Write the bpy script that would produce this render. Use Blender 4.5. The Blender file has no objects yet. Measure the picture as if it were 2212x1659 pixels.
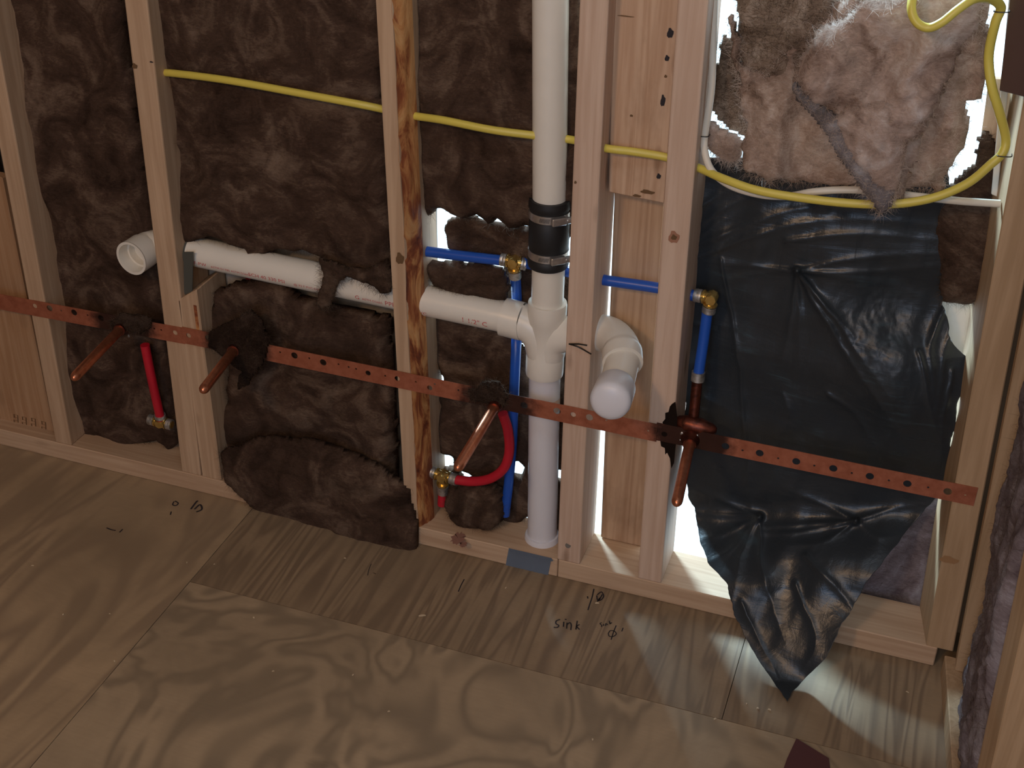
import bpy, bmesh, math, random
import numpy as np
from mathutils import Vector
random.seed(7); RNG = np.random.default_rng(11)
SC = bpy.context.scene; COL = SC.collection

# ------------------------------------------------------------------ camera
CAM_F, PITCH, ROLL, YAW = 2846.88, 0.55567, 0.017901, -0.327012
CAM_C = np.array([1.146511, -1.596503, 1.398737])
FW = np.array([math.sin(YAW)*math.cos(PITCH), math.cos(YAW)*math.cos(PITCH), -math.sin(PITCH)])
R0 = np.cross(FW, [0, 0, 1]); R0 /= np.linalg.norm(R0); U0 = np.cross(R0, FW)
RT = math.cos(ROLL)*R0 + math.sin(ROLL)*U0
UP = -math.sin(ROLL)*R0 + math.cos(ROLL)*U0
cd = bpy.data.cameras.new('camera'); cam = bpy.data.objects.new('camera', cd); COL.objects.link(cam)
from mathutils import Matrix
M = Matrix(((RT[0], UP[0], -FW[0], CAM_C[0]), (RT[1], UP[1], -FW[1], CAM_C[1]), (RT[2], UP[2], -FW[2], CAM_C[2]), (0, 0, 0, 1)))
cam.matrix_world = M
cd.sensor_fit = 'HORIZONTAL'; cd.sensor_width = 36; cd.lens = CAM_F/2212*36; cd.clip_start = .02; cd.clip_end = 200
SC.camera = cam

# ------------------------------------------------------------------ world, sun, lamps, exposure
W = bpy.data.worlds.new('world'); SC.world = W; W.use_nodes = True
bg = W.node_tree.nodes['Background']; bg.inputs[0].default_value = (.78, .90, 1, 1); bg.inputs[1].default_value = 1.6
SUN_E = math.radians(30)
sl = bpy.data.lights.new('sun', 'SUN'); sl.energy = 11.5; sl.angle = math.radians(13); sl.color = (.52, .80, 1)
so = bpy.data.objects.new('sun', sl); COL.objects.link(so)
so.rotation_euler = Vector((.635*math.cos(SUN_E), -.77*math.cos(SUN_E), -math.sin(SUN_E))).to_track_quat('-Z', 'Y').to_euler()
def area(name, loc, look, sx, sy, power, col):
    l = bpy.data.lights.new(name, 'AREA'); l.shape = 'RECTANGLE'; l.size = sx; l.size_y = sy; l.energy = power; l.color = col
    o = bpy.data.objects.new(name, l); COL.objects.link(o); o.location = loc
    o.rotation_euler = (Vector(look)-Vector(loc)).to_track_quat('-Z', 'Y').to_euler(); return o
area('window_daylight', (1.25, -2.3, 1.7), (.95, 0, .45), .9, .9, 12.5, (1, .84, .72))
area('work_lamp', (.2, -2.6, 2.2), (.4, 0, .3), .25, .25, 15, (1, .62, .34))
area('cool_fill_rear', (1.15, -3.6, 1.25), (1.15, 0, .6), 1.0, 1.3, 17, (.45, .66, 1))  # added fill for a blue reflection on the plastic, no door there
area('cool_fill_top', (.95, -.95, 2.35), (1.15, 0, .6), .5, .5, 4.5, (.66, .82, 1))  # added cool fill from above, the ceiling has no opening
SC.view_settings.view_transform = 'Standard'; SC.view_settings.look = 'None'; SC.view_settings.gamma = 1
SC.view_settings.use_curve_mapping = False; SC.view_settings.exposure = 0.0

# ------------------------------------------------------------------ helpers
def ray(px, py): return FW*CAM_F + RT*(px-1106) - UP*(py-829.5)
def at(px, py, y=0.0):
    d = ray(px, py); t = (y-CAM_C[1])/d[1]; return CAM_C + t*d
def fl(px, py, z=0.0):
    d = ray(px, py); t = (z-CAM_C[2])/d[2]; return CAM_C + t*d
def tag(o, label=None, cat=None, group=None, kind=None):
    if label: o['label'] = label
    if cat: o['category'] = cat
    if group: o['group'] = group
    if kind: o['kind'] = kind
    return o
def thing(name, loc, label, cat, group=None):
    o = bpy.data.objects.new(name, None); COL.objects.link(o); o.location = [float(v) for v in loc]; o.empty_display_size = .02
    return tag(o, label, cat, group)
def worg(o):
    v = Vector(o.location)
    while o.parent: o = o.parent; v += Vector(o.location)
    return v
def obj(name, vs, fs, mat, parent=None, smooth=False, bevel=0, seg=1, origin=None):
    vs = np.asarray(vs, float)
    if parent is not None: org = np.array(worg(parent))
    elif origin is not None: org = np.asarray(origin, float)
    else: org = np.array([(vs[:, 0].min()+vs[:, 0].max())/2, (vs[:, 1].min()+vs[:, 1].max())/2, vs[:, 2].min()])
    me = bpy.data.meshes.new(name); me.from_pydata((vs-org).tolist(), [], [list(map(int, f)) for f in fs]); me.materials.append(mat)
    if bevel:
        bm = bmesh.new(); bm.from_mesh(me); bmesh.ops.bevel(bm, geom=bm.edges[:], offset=bevel, segments=seg, affect='EDGES', profile=.5)
        bm.to_mesh(me); bm.free()
    bm = bmesh.new(); bm.from_mesh(me); bmesh.ops.recalc_face_normals(bm, faces=bm.faces[:]); bm.to_mesh(me); bm.free()
    if smooth: me.polygons.foreach_set('use_smooth', [True]*len(me.polygons))
    o = bpy.data.objects.new(name, me); COL.objects.link(o)
    if parent is not None: o.parent = parent
    else: o.location = org.tolist()
    return o
BOXF = [(0, 1, 2, 3), (7, 6, 5, 4), (0, 4, 5, 1), (1, 5, 6, 2), (2, 6, 7, 3), (3, 7, 4, 0)]
def hexa(name, low, high, mat, parent=None, bevel=.0015, origin=None):
    """low, high: 4 corners each"""
    return obj(name, list(low)+list(high), BOXF, mat, parent, bevel=bevel, origin=origin)
def box(name, x0, x1, y0, y1, z0, z1, mat, parent=None, bevel=.0015):
    lo = [(x0, y0, z0), (x1, y0, z0), (x1, y1, z0), (x0, y1, z0)]; hi = [(a, b, z1) for a, b, _ in lo]
    return hexa(name, lo, hi, mat, parent, bevel)
def smoothpath(pts, n=8):
    P = np.asarray(pts, float)
    if len(P) < 3: return P
    Q = np.vstack([2*P[0]-P[1], P, 2*P[-1]-P[-2]]); out = []
    for i in range(1, len(Q)-2):
        for k in range(n):
            t = k/n; a, b, c, d = Q[i-1], Q[i], Q[i+1], Q[i+2]
            out.append(.5*((2*b)+(-a+c)*t+(2*a-5*b+4*c-d)*t*t+(-a+3*b-3*c+d)*t**3))
    out.append(P[-1]); return np.array(out)
def tubegeo(P, rad, seg=20, cap=(True, True), sq=1.0, ref=(0, 1, 0)):
    P = np.asarray(P, float); n = len(P); rad = [rad]*n if np.isscalar(rad) else rad
    T = np.gradient(P, axis=0)
    for i in range(n):
        if np.linalg.norm(T[i]) < 1e-9: T[i] = P[-1]-P[0]
    T /= np.linalg.norm(T, axis=1)[:, None]
    a = np.cross(T[0], ref)
    if np.linalg.norm(a) < 1e-3: a = np.cross(T[0], (1, 0, 0))
    a /= np.linalg.norm(a); vs = []; fs = []
    for i in range(n):
        a = a - T[i]*(a@T[i]); a /= np.linalg.norm(a); b = np.cross(T[i], a)
        for k in range(seg):
            th = 2*math.pi*k/seg; vs.append(P[i]+rad[i]*(math.cos(th)*a+sq*math.sin(th)*b))
    for i in range(n-1):
        for k in range(seg):
            fs.append((i*seg+k, i*seg+(k+1) % seg, (i+1)*seg+(k+1) % seg, (i+1)*seg+k))
    if cap[0]: fs.append(tuple(range(seg)))
    if cap[1]: fs.append(tuple(range((n-1)*seg, n*seg)))
    return vs, fs
def tube(name, P, rad, mat, parent=None, seg=20, cap=(True, True), sq=1.0, smooth=True, sharp=False):
    v, f = tubegeo(P, rad, seg, cap, sq)
    o = obj(name, v, f, mat, parent, smooth=smooth)
    try: o.data.set_sharp_from_angle(angle=math.radians(38))
    except Exception: pass
    return o
def stepped(A, B, segs):
    """points and radii for a turned profile between A and B: segs = [(t, r), ...]"""
    A = np.asarray(A, float); B = np.asarray(B, float); P = []; R = []
    for t, r in segs: P.append(A+(B-A)*t); R.append(r)
    return P, R
def lathe(name, A, B, prof, mat, parent=None, seg=28, cap=(True, True)):
    """profile along A->B, allows equal t (steps)"""
    A = np.asarray(A, float); B = np.asarray(B, float); T = (B-A)/np.linalg.norm(B-A)
    a = np.cross(T, (0, 1, 0))
    if np.linalg.norm(a) < 1e-2: a = np.cross(T, (1, 0, 0))
    a /= np.linalg.norm(a); b = np.cross(T, a); vs = []; fs = []
    for t, r in prof:
        for k in range(seg):
            th = 2*math.pi*k/seg; vs.append(A+(B-A)*t+r*(math.cos(th)*a+math.sin(th)*b))
    for i in range(len(prof)-1):
        for k in range(seg): fs.append((i*seg+k, i*seg+(k+1) % seg, (i+1)*seg+(k+1) % seg, (i+1)*seg+k))
    if cap[0]: fs.append(tuple(range(seg)))
    if cap[1]: fs.append(tuple(range((len(prof)-1)*seg, len(prof)*seg)))
    o = obj(name, vs, fs, mat, parent, smooth=True)
    try: o.data.set_sharp_from_angle(angle=math.radians(38))
    except Exception: pass
    return o
# numpy value noise
def vnoise(x, y, z=0.0, seed=0):
    x = np.asarray(x, float); y = np.asarray(y, float); z = np.asarray(z, float)+np.zeros_like(x)
    xi = np.floor(x).astype(np.int64); yi = np.floor(y).astype(np.int64); zi = np.floor(z).astype(np.int64)
    fx = x-xi; fy = y-yi; fz = z-zi
    fx = fx*fx*fx*(fx*(fx*6-15)+10); fy = fy*fy*fy*(fy*(fy*6-15)+10); fz = fz*fz*(3-2*fz)
    def h(a, b, c):
        n = (a*374761393+b*668265263+c*2147483647+seed*974711) & 0x7fffffff
        n = ((n ^ (n >> 13))*1274126177) & 0x7fffffff
        return ((n ^ (n >> 16)) & 0xffff)/65535.0*2-1
    r = 0
    for dz, wz in ((0, 1-fz), (1, fz)):
        r = r+wz*((h(xi, yi, zi+dz)*(1-fx)+h(xi+1, yi, zi+dz)*fx)*(1-fy)+(h(xi, yi+1, zi+dz)*(1-fx)+h(xi+1, yi+1, zi+dz)*fx)*fy)
    return r
def fbm(x, y, s, o=4, seed=0, g=.5):
    r = 0; a = 1; t = 0
    for i in range(o):
        r = r+a*vnoise(x*s*2**i+17.3*i, y*s*2**i+5.1*i, 0, seed+i*13); t += a; a *= g
    return r/t

# ------------------------------------------------------------------ materials
class NT:
    def __init__(s, name):
        s.m = bpy.data.materials.new(name); s.m.use_nodes = True; s.t = s.m.node_tree; s.b = s.t.nodes['Principled BSDF']
        s.geo = s.t.nodes.new('ShaderNodeNewGeometry'); s.pos = s.geo.outputs['Position']
    def n(s, typ, ins=None, **kw):
        nd = s.t.nodes.new(typ)
        for k, v in kw.items(): setattr(nd, k, v)
        for k, v in (ins or {}).items(): s.set(nd.inputs[k], v)
        return nd
    def set(s, sock, v):
        if isinstance(v, bpy.types.NodeSocket): s.t.links.new(v, sock)
        else: sock.default_value = v
    def map(s, scale=(1, 1, 1), rot=(0, 0, 0), loc=(0, 0, 0), src=None):
        return s.n('ShaderNodeMapping', {0: src or s.pos, 1: loc, 2: rot, 3: scale}).outputs[0]
    def noise(s, vec, scale, detail=4, rough=.55, dist=0):
        return s.n('ShaderNodeTexNoise', {'Vector': vec, 'Scale': scale, 'Detail': detail, 'Roughness': rough, 'Distortion': dist}).outputs['Fac']
    def ramp(s, fac, stops):
        nd = s.n('ShaderNodeValToRGB', {0: fac}); e = nd.color_ramp.elements
        while len(e) < len(stops): e.new(.5)
        for el, (p, c) in zip(e, stops): el.position = p; el.color = (*c, 1) if len(c) == 3 else c
        return nd.outputs[0]
    def mix(s, f, a, b, mode='MIX'):
        nd = s.n('ShaderNodeMix', data_type='RGBA', blend_type=mode)
        s.set(nd.inputs[0], f); s.set(nd.inputs[6], a if not isinstance(a, tuple) else (*a[:3], 1)); s.set(nd.inputs[7], b if not isinstance(b, tuple) else (*b[:3], 1))
        return nd.outputs[2]
    def math(s, op, a, b=0.0):
        nd = s.n('ShaderNodeMath', operation=op); s.set(nd.inputs[0], a); s.set(nd.inputs[1], b); return nd.outputs[0]
    def bump(s, h, strength=.3, dist=.001):
        nd = s.n('ShaderNodeBump', {'Strength': strength, 'Distance': dist, 'Height': h}); s.set(s.b.inputs['Normal'], nd.outputs[0])
    def P(s, **kw):
        for k, v in kw.items():
            k = k.replace('_', ' '); s.set(s.b.inputs[k], (*v, 1) if isinstance(v, tuple) and len(v) == 3 else v)
        return s
def plain(name, col, rough=.5, metal=0, spec=.5):
    t = NT(name); n = t.noise(t.map((1, 1, 1)), 30, 3)
    c = t.mix(t.math('MULTIPLY', n, .35), col, tuple(v*.72 for v in col)); t.P(Base_Color=c, Roughness=rough, Metallic=metal)
    t.b.inputs['Specular IOR Level'].default_value = spec; return t.m
def wood(name, a, b, dark=(.16, .08, .035), horiz=False, knots=.5, seed=0, stain=0):
    t = NT(name); sc = (5, 90, 90) if horiz else (90, 90, 5)
    g1 = t.noise(t.map(sc, loc=(seed, seed*2, seed)), 1, 5, .6, .4)
    sc2 = (.8, 26, 26) if horiz else (26, 26, .8)
    g2 = t.noise(t.map(sc2, loc=(seed*3, 0, seed)), 1, 3, .5, .8)
    band = t.math('SINE', t.math('MULTIPLY', g2, 34))
    f = t.math('ADD', t.math('MULTIPLY', g1, .9), t.math('MULTIPLY', band, .10))
    c = t.ramp(f, [(.3, b), (.62, a)])
    # sparse knots
    v = t.n('ShaderNodeTexVoronoi', {'Vector': t.map((14, 14, 5.5) if not horiz else (5.5, 14, 14), loc=(seed*1.7, seed, 0)), 'Scale': 1.0, 'Randomness': 1.0}, feature='F1')
    k = t.ramp(t.math('ADD', v.outputs['Distance'], t.math('MULTIPLY', g1, .12)), [(.13, (1, 1, 1)), (.20, (0, 0, 0))])
    kf = t.math('MULTIPLY', k, knots); c = t.mix(kf, c, dark)
    if stain:
        s = t.ramp(t.noise(t.map((9, 9, 4), loc=(seed, 0, 3)), 1, 5, .7), [(.54, (0, 0, 0)), (.72, (1, 1, 1))])
        c = t.mix(t.math('MULTIPLY', s, stain), c, dark)
    t.P(Base_Color=c, Roughness=.72); t.bump(f, .35, .0008); return t
M_STUD = wood('stud_pine', (.53, .37, .24), (.43, .285, .175)).m
M_STUD_PINK = wood('stud_pine_pinkish', (.62, .46, .35), (.53, .37, .27), seed=4).m
M_STUD_WARM = wood('stud_pine_golden', (.46, .31, .18), (.37, .24, .13), seed=7).m
M_BOARD = wood('spliced_board_pine', (.58, .40, .27), (.46, .29, .18), seed=2, stain=.35).m
M_BOARD2 = wood('stained_board_pine', (.50, .34, .22), (.38, .235, .14), seed=5, stain=.4).m
M_SHEATH = wood('orange_board_pine', (.44, .27, .15), (.36, .20, .10), seed=9, knots=.2).m
M_PLATE = wood('plate_pine', (.54, .38, .25), (.44, .29, .18), horiz=True, knots=.3).m
# bark wane
t = NT('bark_wane'); n1 = t.noise(t.map((30, 30, 9)), 1, 6, .65, 1.2)
t.P(Base_Color=t.ramp(n1, [(.36, (.10, .022, .010)), (.47, (.26, .075, .025)), (.56, (.50, .23, .08)), (.68, (.60, .34, .14))]), Roughness=.6); t.bump(n1, .8, .003); M_WANE = t.m
# fibreglass
def fibre(name, lo, mid, hi, tr=.25):
    t = NT(name); w = t.noise(t.map((1, 1, 1)), 9, 3, .6)
    big = t.noise(t.map((1, 1, 1)), 13, 4, .6, 1.5)
    wisps = t.noise(t.map((60, 60, 160), rot=(.3, .5, .2)), 1, 5, .65, 2.5)
    f = t.math('ADD', t.math('MULTIPLY', big, .75), t.math('MULTIPLY', wisps, .33))
    c = t.ramp(f, [(.38, lo), (.55, mid), (.74, hi)])
    t.P(Base_Color=c, Roughness=1); t.b.inputs['Specular IOR Level'].default_value = .05
    t.bump(t.math('ADD', wisps, t.noise(t.map(), 260, 3, .7, 1)), .45, .003)
    tr_ = t.n('ShaderNodeBsdfTranslucent', {'Color': c}); mx = t.n('ShaderNodeMixShader', {0: tr, 1: t.b.outputs[0], 2: tr_.outputs[0]})
    t.t.links.new(mx.outputs[0], t.t.nodes['Material Output'].inputs[0]); return t.m
M_FIB = fibre('brown_fibreglass', (.035, .021, .015), (.082, .050, .035), (.20, .14, .10), .12)
M_FIBL = fibre('daylit_fibreglass', (.30, .205, .16), (.64, .49, .41), (.92, .85, .81), .4)  # same brown fibreglass, lightened: strong daylight put into the colour
M_FIBM = fibre('dim_daylit_fibreglass', (.12, .085, .062), (.27, .195, .145), (.55, .45, .37), .3)  # brown fibreglass raised a little, daylight in the colour
M_FIBM2 = fibre('half_daylit_fibreglass', (.20, .13, .095), (.46, .33, .26), (.80, .68, .60), .35)  # brown fibreglass raised further, daylight in the colour
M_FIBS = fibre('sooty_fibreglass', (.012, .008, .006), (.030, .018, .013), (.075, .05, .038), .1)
M_FIBE = fibre('grey_edge_fibreglass', (.17, .15, .15), (.30, .27, .28), (.60, .58, .60), .4)
M_FIBR = fibre('grey_fibreglass', (.12, .09, .095), (.23, .19, .20), (.42, .39, .42), .1)
M_HAIR = fibre('loose_brown_fibre', (.08, .052, .036), (.13, .09, .064), (.24, .18, .135), .5)
M_HAIRL = fibre('loose_daylit_fibre', (.5, .38, .30), (.70, .58, .50), (.88, .82, .78), .5)  # bright strands, backlit rims put into the fibre colour
# plywood
def ply(name, seed, rotz, stretch, freq, a, b):
    t = NT(name)
    n0 = t.noise(t.map((stretch[0], stretch[1], 1), rot=(0, 0, rotz), loc=(seed, seed*.7, 0)), 1, 3, .5, .7)
    s = t.math('SINE', t.math('MULTIPLY', n0, freq)); s = t.math('MULTIPLY', t.math('ADD', s, 1), .5)
    fine = t.noise(t.map((20, 260, 1), rot=(0, 0, rotz+math.pi/2)), 1, 4, .6)
    dirt = t.noise(t.map((1, 1, 1), loc=(seed, 1, 0)), 5, 5, .65, .5)
    c = t.mix(t.math('MULTIPLY', t.math('POWER', s, 1.5), .8), a, b)
    c = t.mix(t.math('MULTIPLY', t.ramp(fine, [(.35, (0, 0, 0)), (.7, (1, 1, 1))]), .3), c, tuple(v*.75 for v in a))
    c = t.mix(t.ramp(dirt, [(.35, (0, 0, 0)), (.72, (.75, .75, .75))]), c, tuple(v*.58 for v in a))
    kn = t.n('ShaderNodeTexVoronoi', {'Vector': t.map((2.6, 3.4, 1), rot=(0, 0, rotz), loc=(seed*2, seed, 0)), 'Scale': 1.0})
    kf = t.ramp(t.math('ADD', kn.outputs['Distance'], t.math('MULTIPLY', fine, .03)), [(.045, (.7, .7, .7)), (.075, (0, 0, 0))])
    c = t.mix(kf, c, tuple(v*.35 for v in a))
    t.P(Base_Color=c, Roughness=.62); t.bump(s, .1, .001); return t.m
PA, PB = (.34, .245, .15), (.155, .105, .068)
M_PLY_L = ply('plywood_straight_grain', 3.1, -.12, (7, 1.3), 44, (.44, .32, .195), (.24, .17, .11))
M_PLY_S = ply('plywood_strip_grain', 6.7, 0, (15, 1.3), 58, PA, PB)
M_PLY_C = ply('plywood_cathedral_grain', 1.9, .5, (4.6, 3.4), 62, (.42, .315, .20), (.19, .145, .095))
# the rest
def soot_metal(name):
    t = NT(name); n = t.noise(t.map(), 60, 4, .6)
    c = t.ramp(n, [(.3, (.38, .125, .07)), (.7, (.54, .20, .12))]); soot = None
    for (sx, sz) in SOOT:
        d = t.n('ShaderNodeVectorMath', {0: t.map((1, 0, 1)), 1: (sx, 0, sz)}, operation='DISTANCE').outputs['Value']
        k = t.ramp(t.math('ADD', d, t.math('MULTIPLY', n, .03)), [(.064, (1, 1, 1)), (.086, (0, 0, 0))])
        soot = k if soot is None else t.math('MAXIMUM', soot, k)
    sf = t.math('MULTIPLY', soot, .93); c = t.mix(sf, c, (.010, .006, .005))
    t.P(Base_Color=c, Metallic=t.math('SUBTRACT', .55, t.math('MULTIPLY', soot, .5)), Roughness=t.math('ADD', .42, t.math('MULTIPLY', soot, .3)))
    t.bump(n, .15, .0006); t.b.inputs['Specular IOR Level'].default_value = .15; return t.m
STUBS = [((268, 703), (158, 818)), ((512, 748), (437, 845)), ((1075, 868), (987, 1014)), ((1493, 945), (1461, 1090))]
SOOT = [tuple(at(*s[0], 0)[[0, 2]]) for s in STUBS]
M_STRAP = soot_metal('copper_plated_strap')
def coppermat(name, a, b, r):
    t = NT(name); n = t.noise(t.map(), 90, 4, .6, .5); t.P(Base_Color=t.ramp(n, [(.3, a), (.7, b)]), Metallic=.85, Roughness=r); t.bump(n, .1, .0004); return t.m
M_COPPER = coppermat('copper_tube', (.50, .17, .085), (.66, .27, .15), .33)
M_COPPER_D = coppermat('scorched_copper', (.05, .018, .012), (.22, .06, .035), .4)
M_BRASS = coppermat('brass', (.55, .36, .10), (.80, .60, .22), .2)
M_STEEL = coppermat('steel_band', (.45, .43, .42), (.66, .64, .62), .3)
M_SOLDER = coppermat('flux_and_solder', (.25, .24, .22), (.75, .74, .72), .45)
M_PVC = plain('white_pvc', (.80, .765, .68), .32)
M_PVCB = plain('cool_lit_pvc', (.74, .74, .78), .35)  # the white pipe again, cool daylight tint put into its colour
M_RUBBER = plain('black_rubber', (.012, .012, .013), .55)
M_BLUE = plain('blue_pex', (.015, .09, .46), .33)
M_RED = plain('red_pex', (.52, .012, .03), .33)
M_YEL = plain('yellow_cable_jacket', (.70, .58, .10), .4)
M_WHITEC = plain('white_cable_jacket', (.72, .68, .58), .4)
M_TAPE = plain('slate_blue_tape', (.13, .165, .22), .7)
M_INK = plain('black_marker_ink', (.02, .016, .02), .8)
M_REDINK = plain('red_pipe_ink', (.62, .10, .10), .6)
M_BLACKINK = plain('black_pipe_ink', (.05, .05, .05), .6)
M_STAINP = plain('peach_primer_stain', (.70, .52, .42), .4)
M_GREYBAND = plain('dark_grey_strap', (.075, .08, .07), .45)
M_BROWNP = plain('brown_painted_board', (.085, .045, .035), .6)
M_WHITEP = plain('white_board', (.78, .76, .70), .6)
M_CHIP = plain('pale_wood_chip', (.62, .50, .34), .8)
M_DARKP = plain('interior_drywall', (.34, .30, .26), .9)
M_GROUND = plain('pale_ground', (.86, .88, .88), .9)
M_NAIL = plain('dark_nail', (.05, .045, .04), .4, .8)
M_MAROON = plain('maroon_scrap', (.09, .03, .03), .8)
# black plastic
t = NT('black_poly_sheet'); n = t.noise(t.map(), 7, 4, .6, 1); cr = t.noise(t.map(), 90, 5, .7, .6); cr2 = t.noise(t.map((60, 60, 9), rot=(0, .5, 0)), 1, 4, .6, 1)
t.P(Base_Color=(.023, .029, .035), Roughness=t.ramp(n, [(.3, (.26, .26, .26)), (.7, (.46, .46, .46))]))
t.bump(t.math('ADD', t.math('MULTIPLY', cr, .35), t.math('ADD', cr2, t.noise(t.map((9, 9, 46), rot=(0, -.32, 0)), 1, 4, .6, 2))), .42, .0016)
tp = t.n('ShaderNodeBsdfTransparent', {'Color': (.75, .85, .85, 1)})
stk = t.noise(t.map((7, 7, 60), rot=(0, -.32, 0)), 1, 5, .65, 1.6)
fac = t.ramp(t.math('ADD', t.math('MULTIPLY', n, .45), t.math('MULTIPLY', stk, .55)), [(.44, (.003, .003, .003)), (.56, (.022, .022, .022)), (.70, (.10, .10, .10))])
mx = t.n('ShaderNodeMixShader', {0: fac, 1: t.b.outputs[0], 2: tp.outputs[0]}); t.t.links.new(mx.outputs[0], t.t.nodes['Material Output'].inputs[0]); M_POLY = t.m

# ------------------------------------------------------------------ room shell
def struct(o): o['kind'] = 'structure'; return o
YB = .089                       # back of the 2x4 wall
SEAM_Y = -.2164
xL = float(fl(412, 1254)[0]); xS = float(fl(1585, 1465)[0]); RWX = 1.60
struct(box('floor', -2.4, xL-.0006, -3.8, .10, -.02, 0, M_PLY_L, bevel=0))
struct(box('floor', xL+.0006, xS-.0005, SEAM_Y+.0006, .10, -.02, 0, M_PLY_S, bevel=0))
struct(box('floor', xS+.0005, RWX, SEAM_Y+.0006, .10, -.02, 0, M_PLY_S, bevel=0))
struct(box('floor', xL+.0006, RWX, -3.8, SEAM_Y-.0006, -.02, 0, M_PLY_C, bevel=0))
struct(box('floor_base', -2.4, RWX, -3.8, .10, -.06, -.0215, M_DARKP, bevel=0))
struct(box('ceiling', -2.4, RWX+.02, -3.8, .2, 2.42, 2.46, M_DARKP, bevel=0))
struct(box('wall_left', -2.44, -2.4, -3.8, .12, 0, 2.42, M_DARKP, bevel=0))
struct(box('wall_front', -2.4, RWX, -3.84, -3.8, 0, 2.42, M_DARKP, bevel=0))
struct(box('wall_right', 1.475, 1.50, -3.8, .12, .0, 2.42, M_DARKP, bevel=0))
x3 = float(at(890, 700)[0])
struct(box('back_closure', -2.4, x3, .094, .106, .0, 2.42, M_DARKP, bevel=0))  # unseen panel added behind the left bays to stop daylight leaking in
struct(box('back_closure', x3, .85, .094, .106, 1.16, 2.42, M_DARKP, bevel=0))
struct(box('back_closure', .85, 1.475, .107, .118, 1.5, 2.42, M_DARKP, bevel=0))
struct(box('outdoor_ground', -14, 16, .32, 22, -.55, -.50, M_GROUND, bevel=0))

# ------------------------------------------------------------------ plates and studs
PT = .0362
xj = float(at(1591, 1320)[0])
px_end = 1.283
pl = box('bottom_plate', -1.2, float(at(1203, 1246)[0]), 0, YB, 0.0003, PT, M_PLATE)
tag(pl, 'golden pine bottom plate under the left insulation bays, nailed along the floor', 'wall plate')
pl = box('bottom_plate', float(at(1203, 1246)[0])+.001, px_end, 0, YB, 0.0003, PT, M_PLATE)
tag(pl, 'pinkish pine bottom plate running under the cleanout bay and the black plastic', 'wall plate')
def stud(p0, p1, mat, label, z0=PT, z1=2.40, w=.038, parent=None, d=YB, y0=0.0, name='wall_stud'):
    a = at(*p0, 0); b = at(*p1, 0); s = (b-a)/(b[2]-a[2]); lo = a+s*(z0-a[2]); hi = a+s*(z1-a[2])
    def rect(c): return [(c[0], y0, c[2]), (c[0]+w, y0, c[2]), (c[0]+w, y0+d, c[2]), (c[0], y0+d, c[2])]
    # subdivide along height for a light natural bow
    n = 14; vs = []; fs = []
    for i in range(n):
        t_ = i/(n-1); c = lo+(hi-lo)*t_; vs += rect(c)
    for i in range(n-1):
        for k in range(4): fs.append((i*4+k, i*4+(k+1) % 4, (i+1)*4+(k+1) % 4, (i+1)*4+k))
    fs += [(3, 2, 1, 0), tuple(range((n-1)*4, n*4))]
    o = obj(name, vs, fs, mat, origin=(lo[0]+w/2, y0, z0))
    b_ = o.modifiers.new('bevel', 'BEVEL'); b_.width = .0025; b_.segments = 2; b_.limit_method = 'ANGLE'; b_.angle_limit = math.radians(50)
    return tag(o, label, 'stud')
S0 = stud((119, 952), (33, 500), M_STUD, 'narrow pale stud at the far left edge, beside the orange board', w=.034)
S1 = stud((388, 981), (268, 0), M_STUD, 'pale pine stud crossed by the white elbow, left of the short blocking piece')
S4 = stud((1203, 1213), (1252, 0), M_STUD_PINK, 'pinkish stud right of the vertical white drain pipe, with bent black nail')
S5 = stud((1377, 1254), (1464, 0), M_STUD_PINK, 'knotty pinkish stud at the left edge of the black plastic')
def on(mesh_o): return mesh_o
# stud 3 with bark wane
a = at(877, 1132, 0); b = at(812, 0, 0); s = (b-a)/(b[2]-a[2]); lo = a+s*(PT-a[2]); hi = a+s*(2.40-a[2])
sec = [(0, 0), (.0215, 0), (.037, .034), (.037, YB), (0, YB)]; n = 60; vs = []; fs = []
for i in range(n):
    c = lo+(hi-lo)*i/(n-1); wob = float(vnoise(np.array([c[2]*9]), np.array([3.3])))[0] if False else float(fbm(np.array([c[2]]), np.array([.3]), 9, 2)[0])
    for k, (x, y) in enumerate(sec):
        vs.append((c[0]+x+(.003*wob if k == 1 else 0), y+(.003*wob if k == 2 else 0), c[2]))
for i in range(n-1):
    for k in range(5): fs.append((i*5+k, i*5+(k+1) % 5, (i+1)*5+(k+1) % 5, (i+1)*5+k))
fs += [(4, 3, 2, 1, 0), tuple(range((n-1)*5, n*5))]
S3 = obj('wall_stud', vs, fs, M_STUD, origin=(lo[0]+.019, 0, PT)); tag(S3, 'middle stud with rough orange bark strip along its front corner', 'stud')
vs = []; fs = []; n = 260; m = 9
for i in range(n):
    c = lo+(hi-lo)*i/(n-1); z = c[2]; e1 = .003*float(fbm(np.array([z]), np.array([.3]), 9, 2)[0])
    wl = float(fbm(np.array([z]), np.array([7.]), 20, 3)[0])
    for k in range(m):
        u = k/(m-1); x = .0215+e1+(.037-.0215-e1)*u+.0028*wl*(1-u); y = .034*u + .0*u
        nn = float(fbm(np.array([z]), np.array([u*.3]), 25, 3, 5)[0])
        off = (.0018+.0022*nn)*math.sin(math.pi*min(1, max(0, u)))+.0006
        vs.append((c[0]+x+off*.8, y-off*.6, z))
for i in range(n-1):
    for k in range(m-1): fs.append((i*m+k, i*m+k+1, (i+1)*m+k+1, (i+1)*m+k))
ob = obj('bark_edge', vs, fs, M_WANE, S3, smooth=True); ob['label'] = 'rough orange and brown bark strip'
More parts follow.
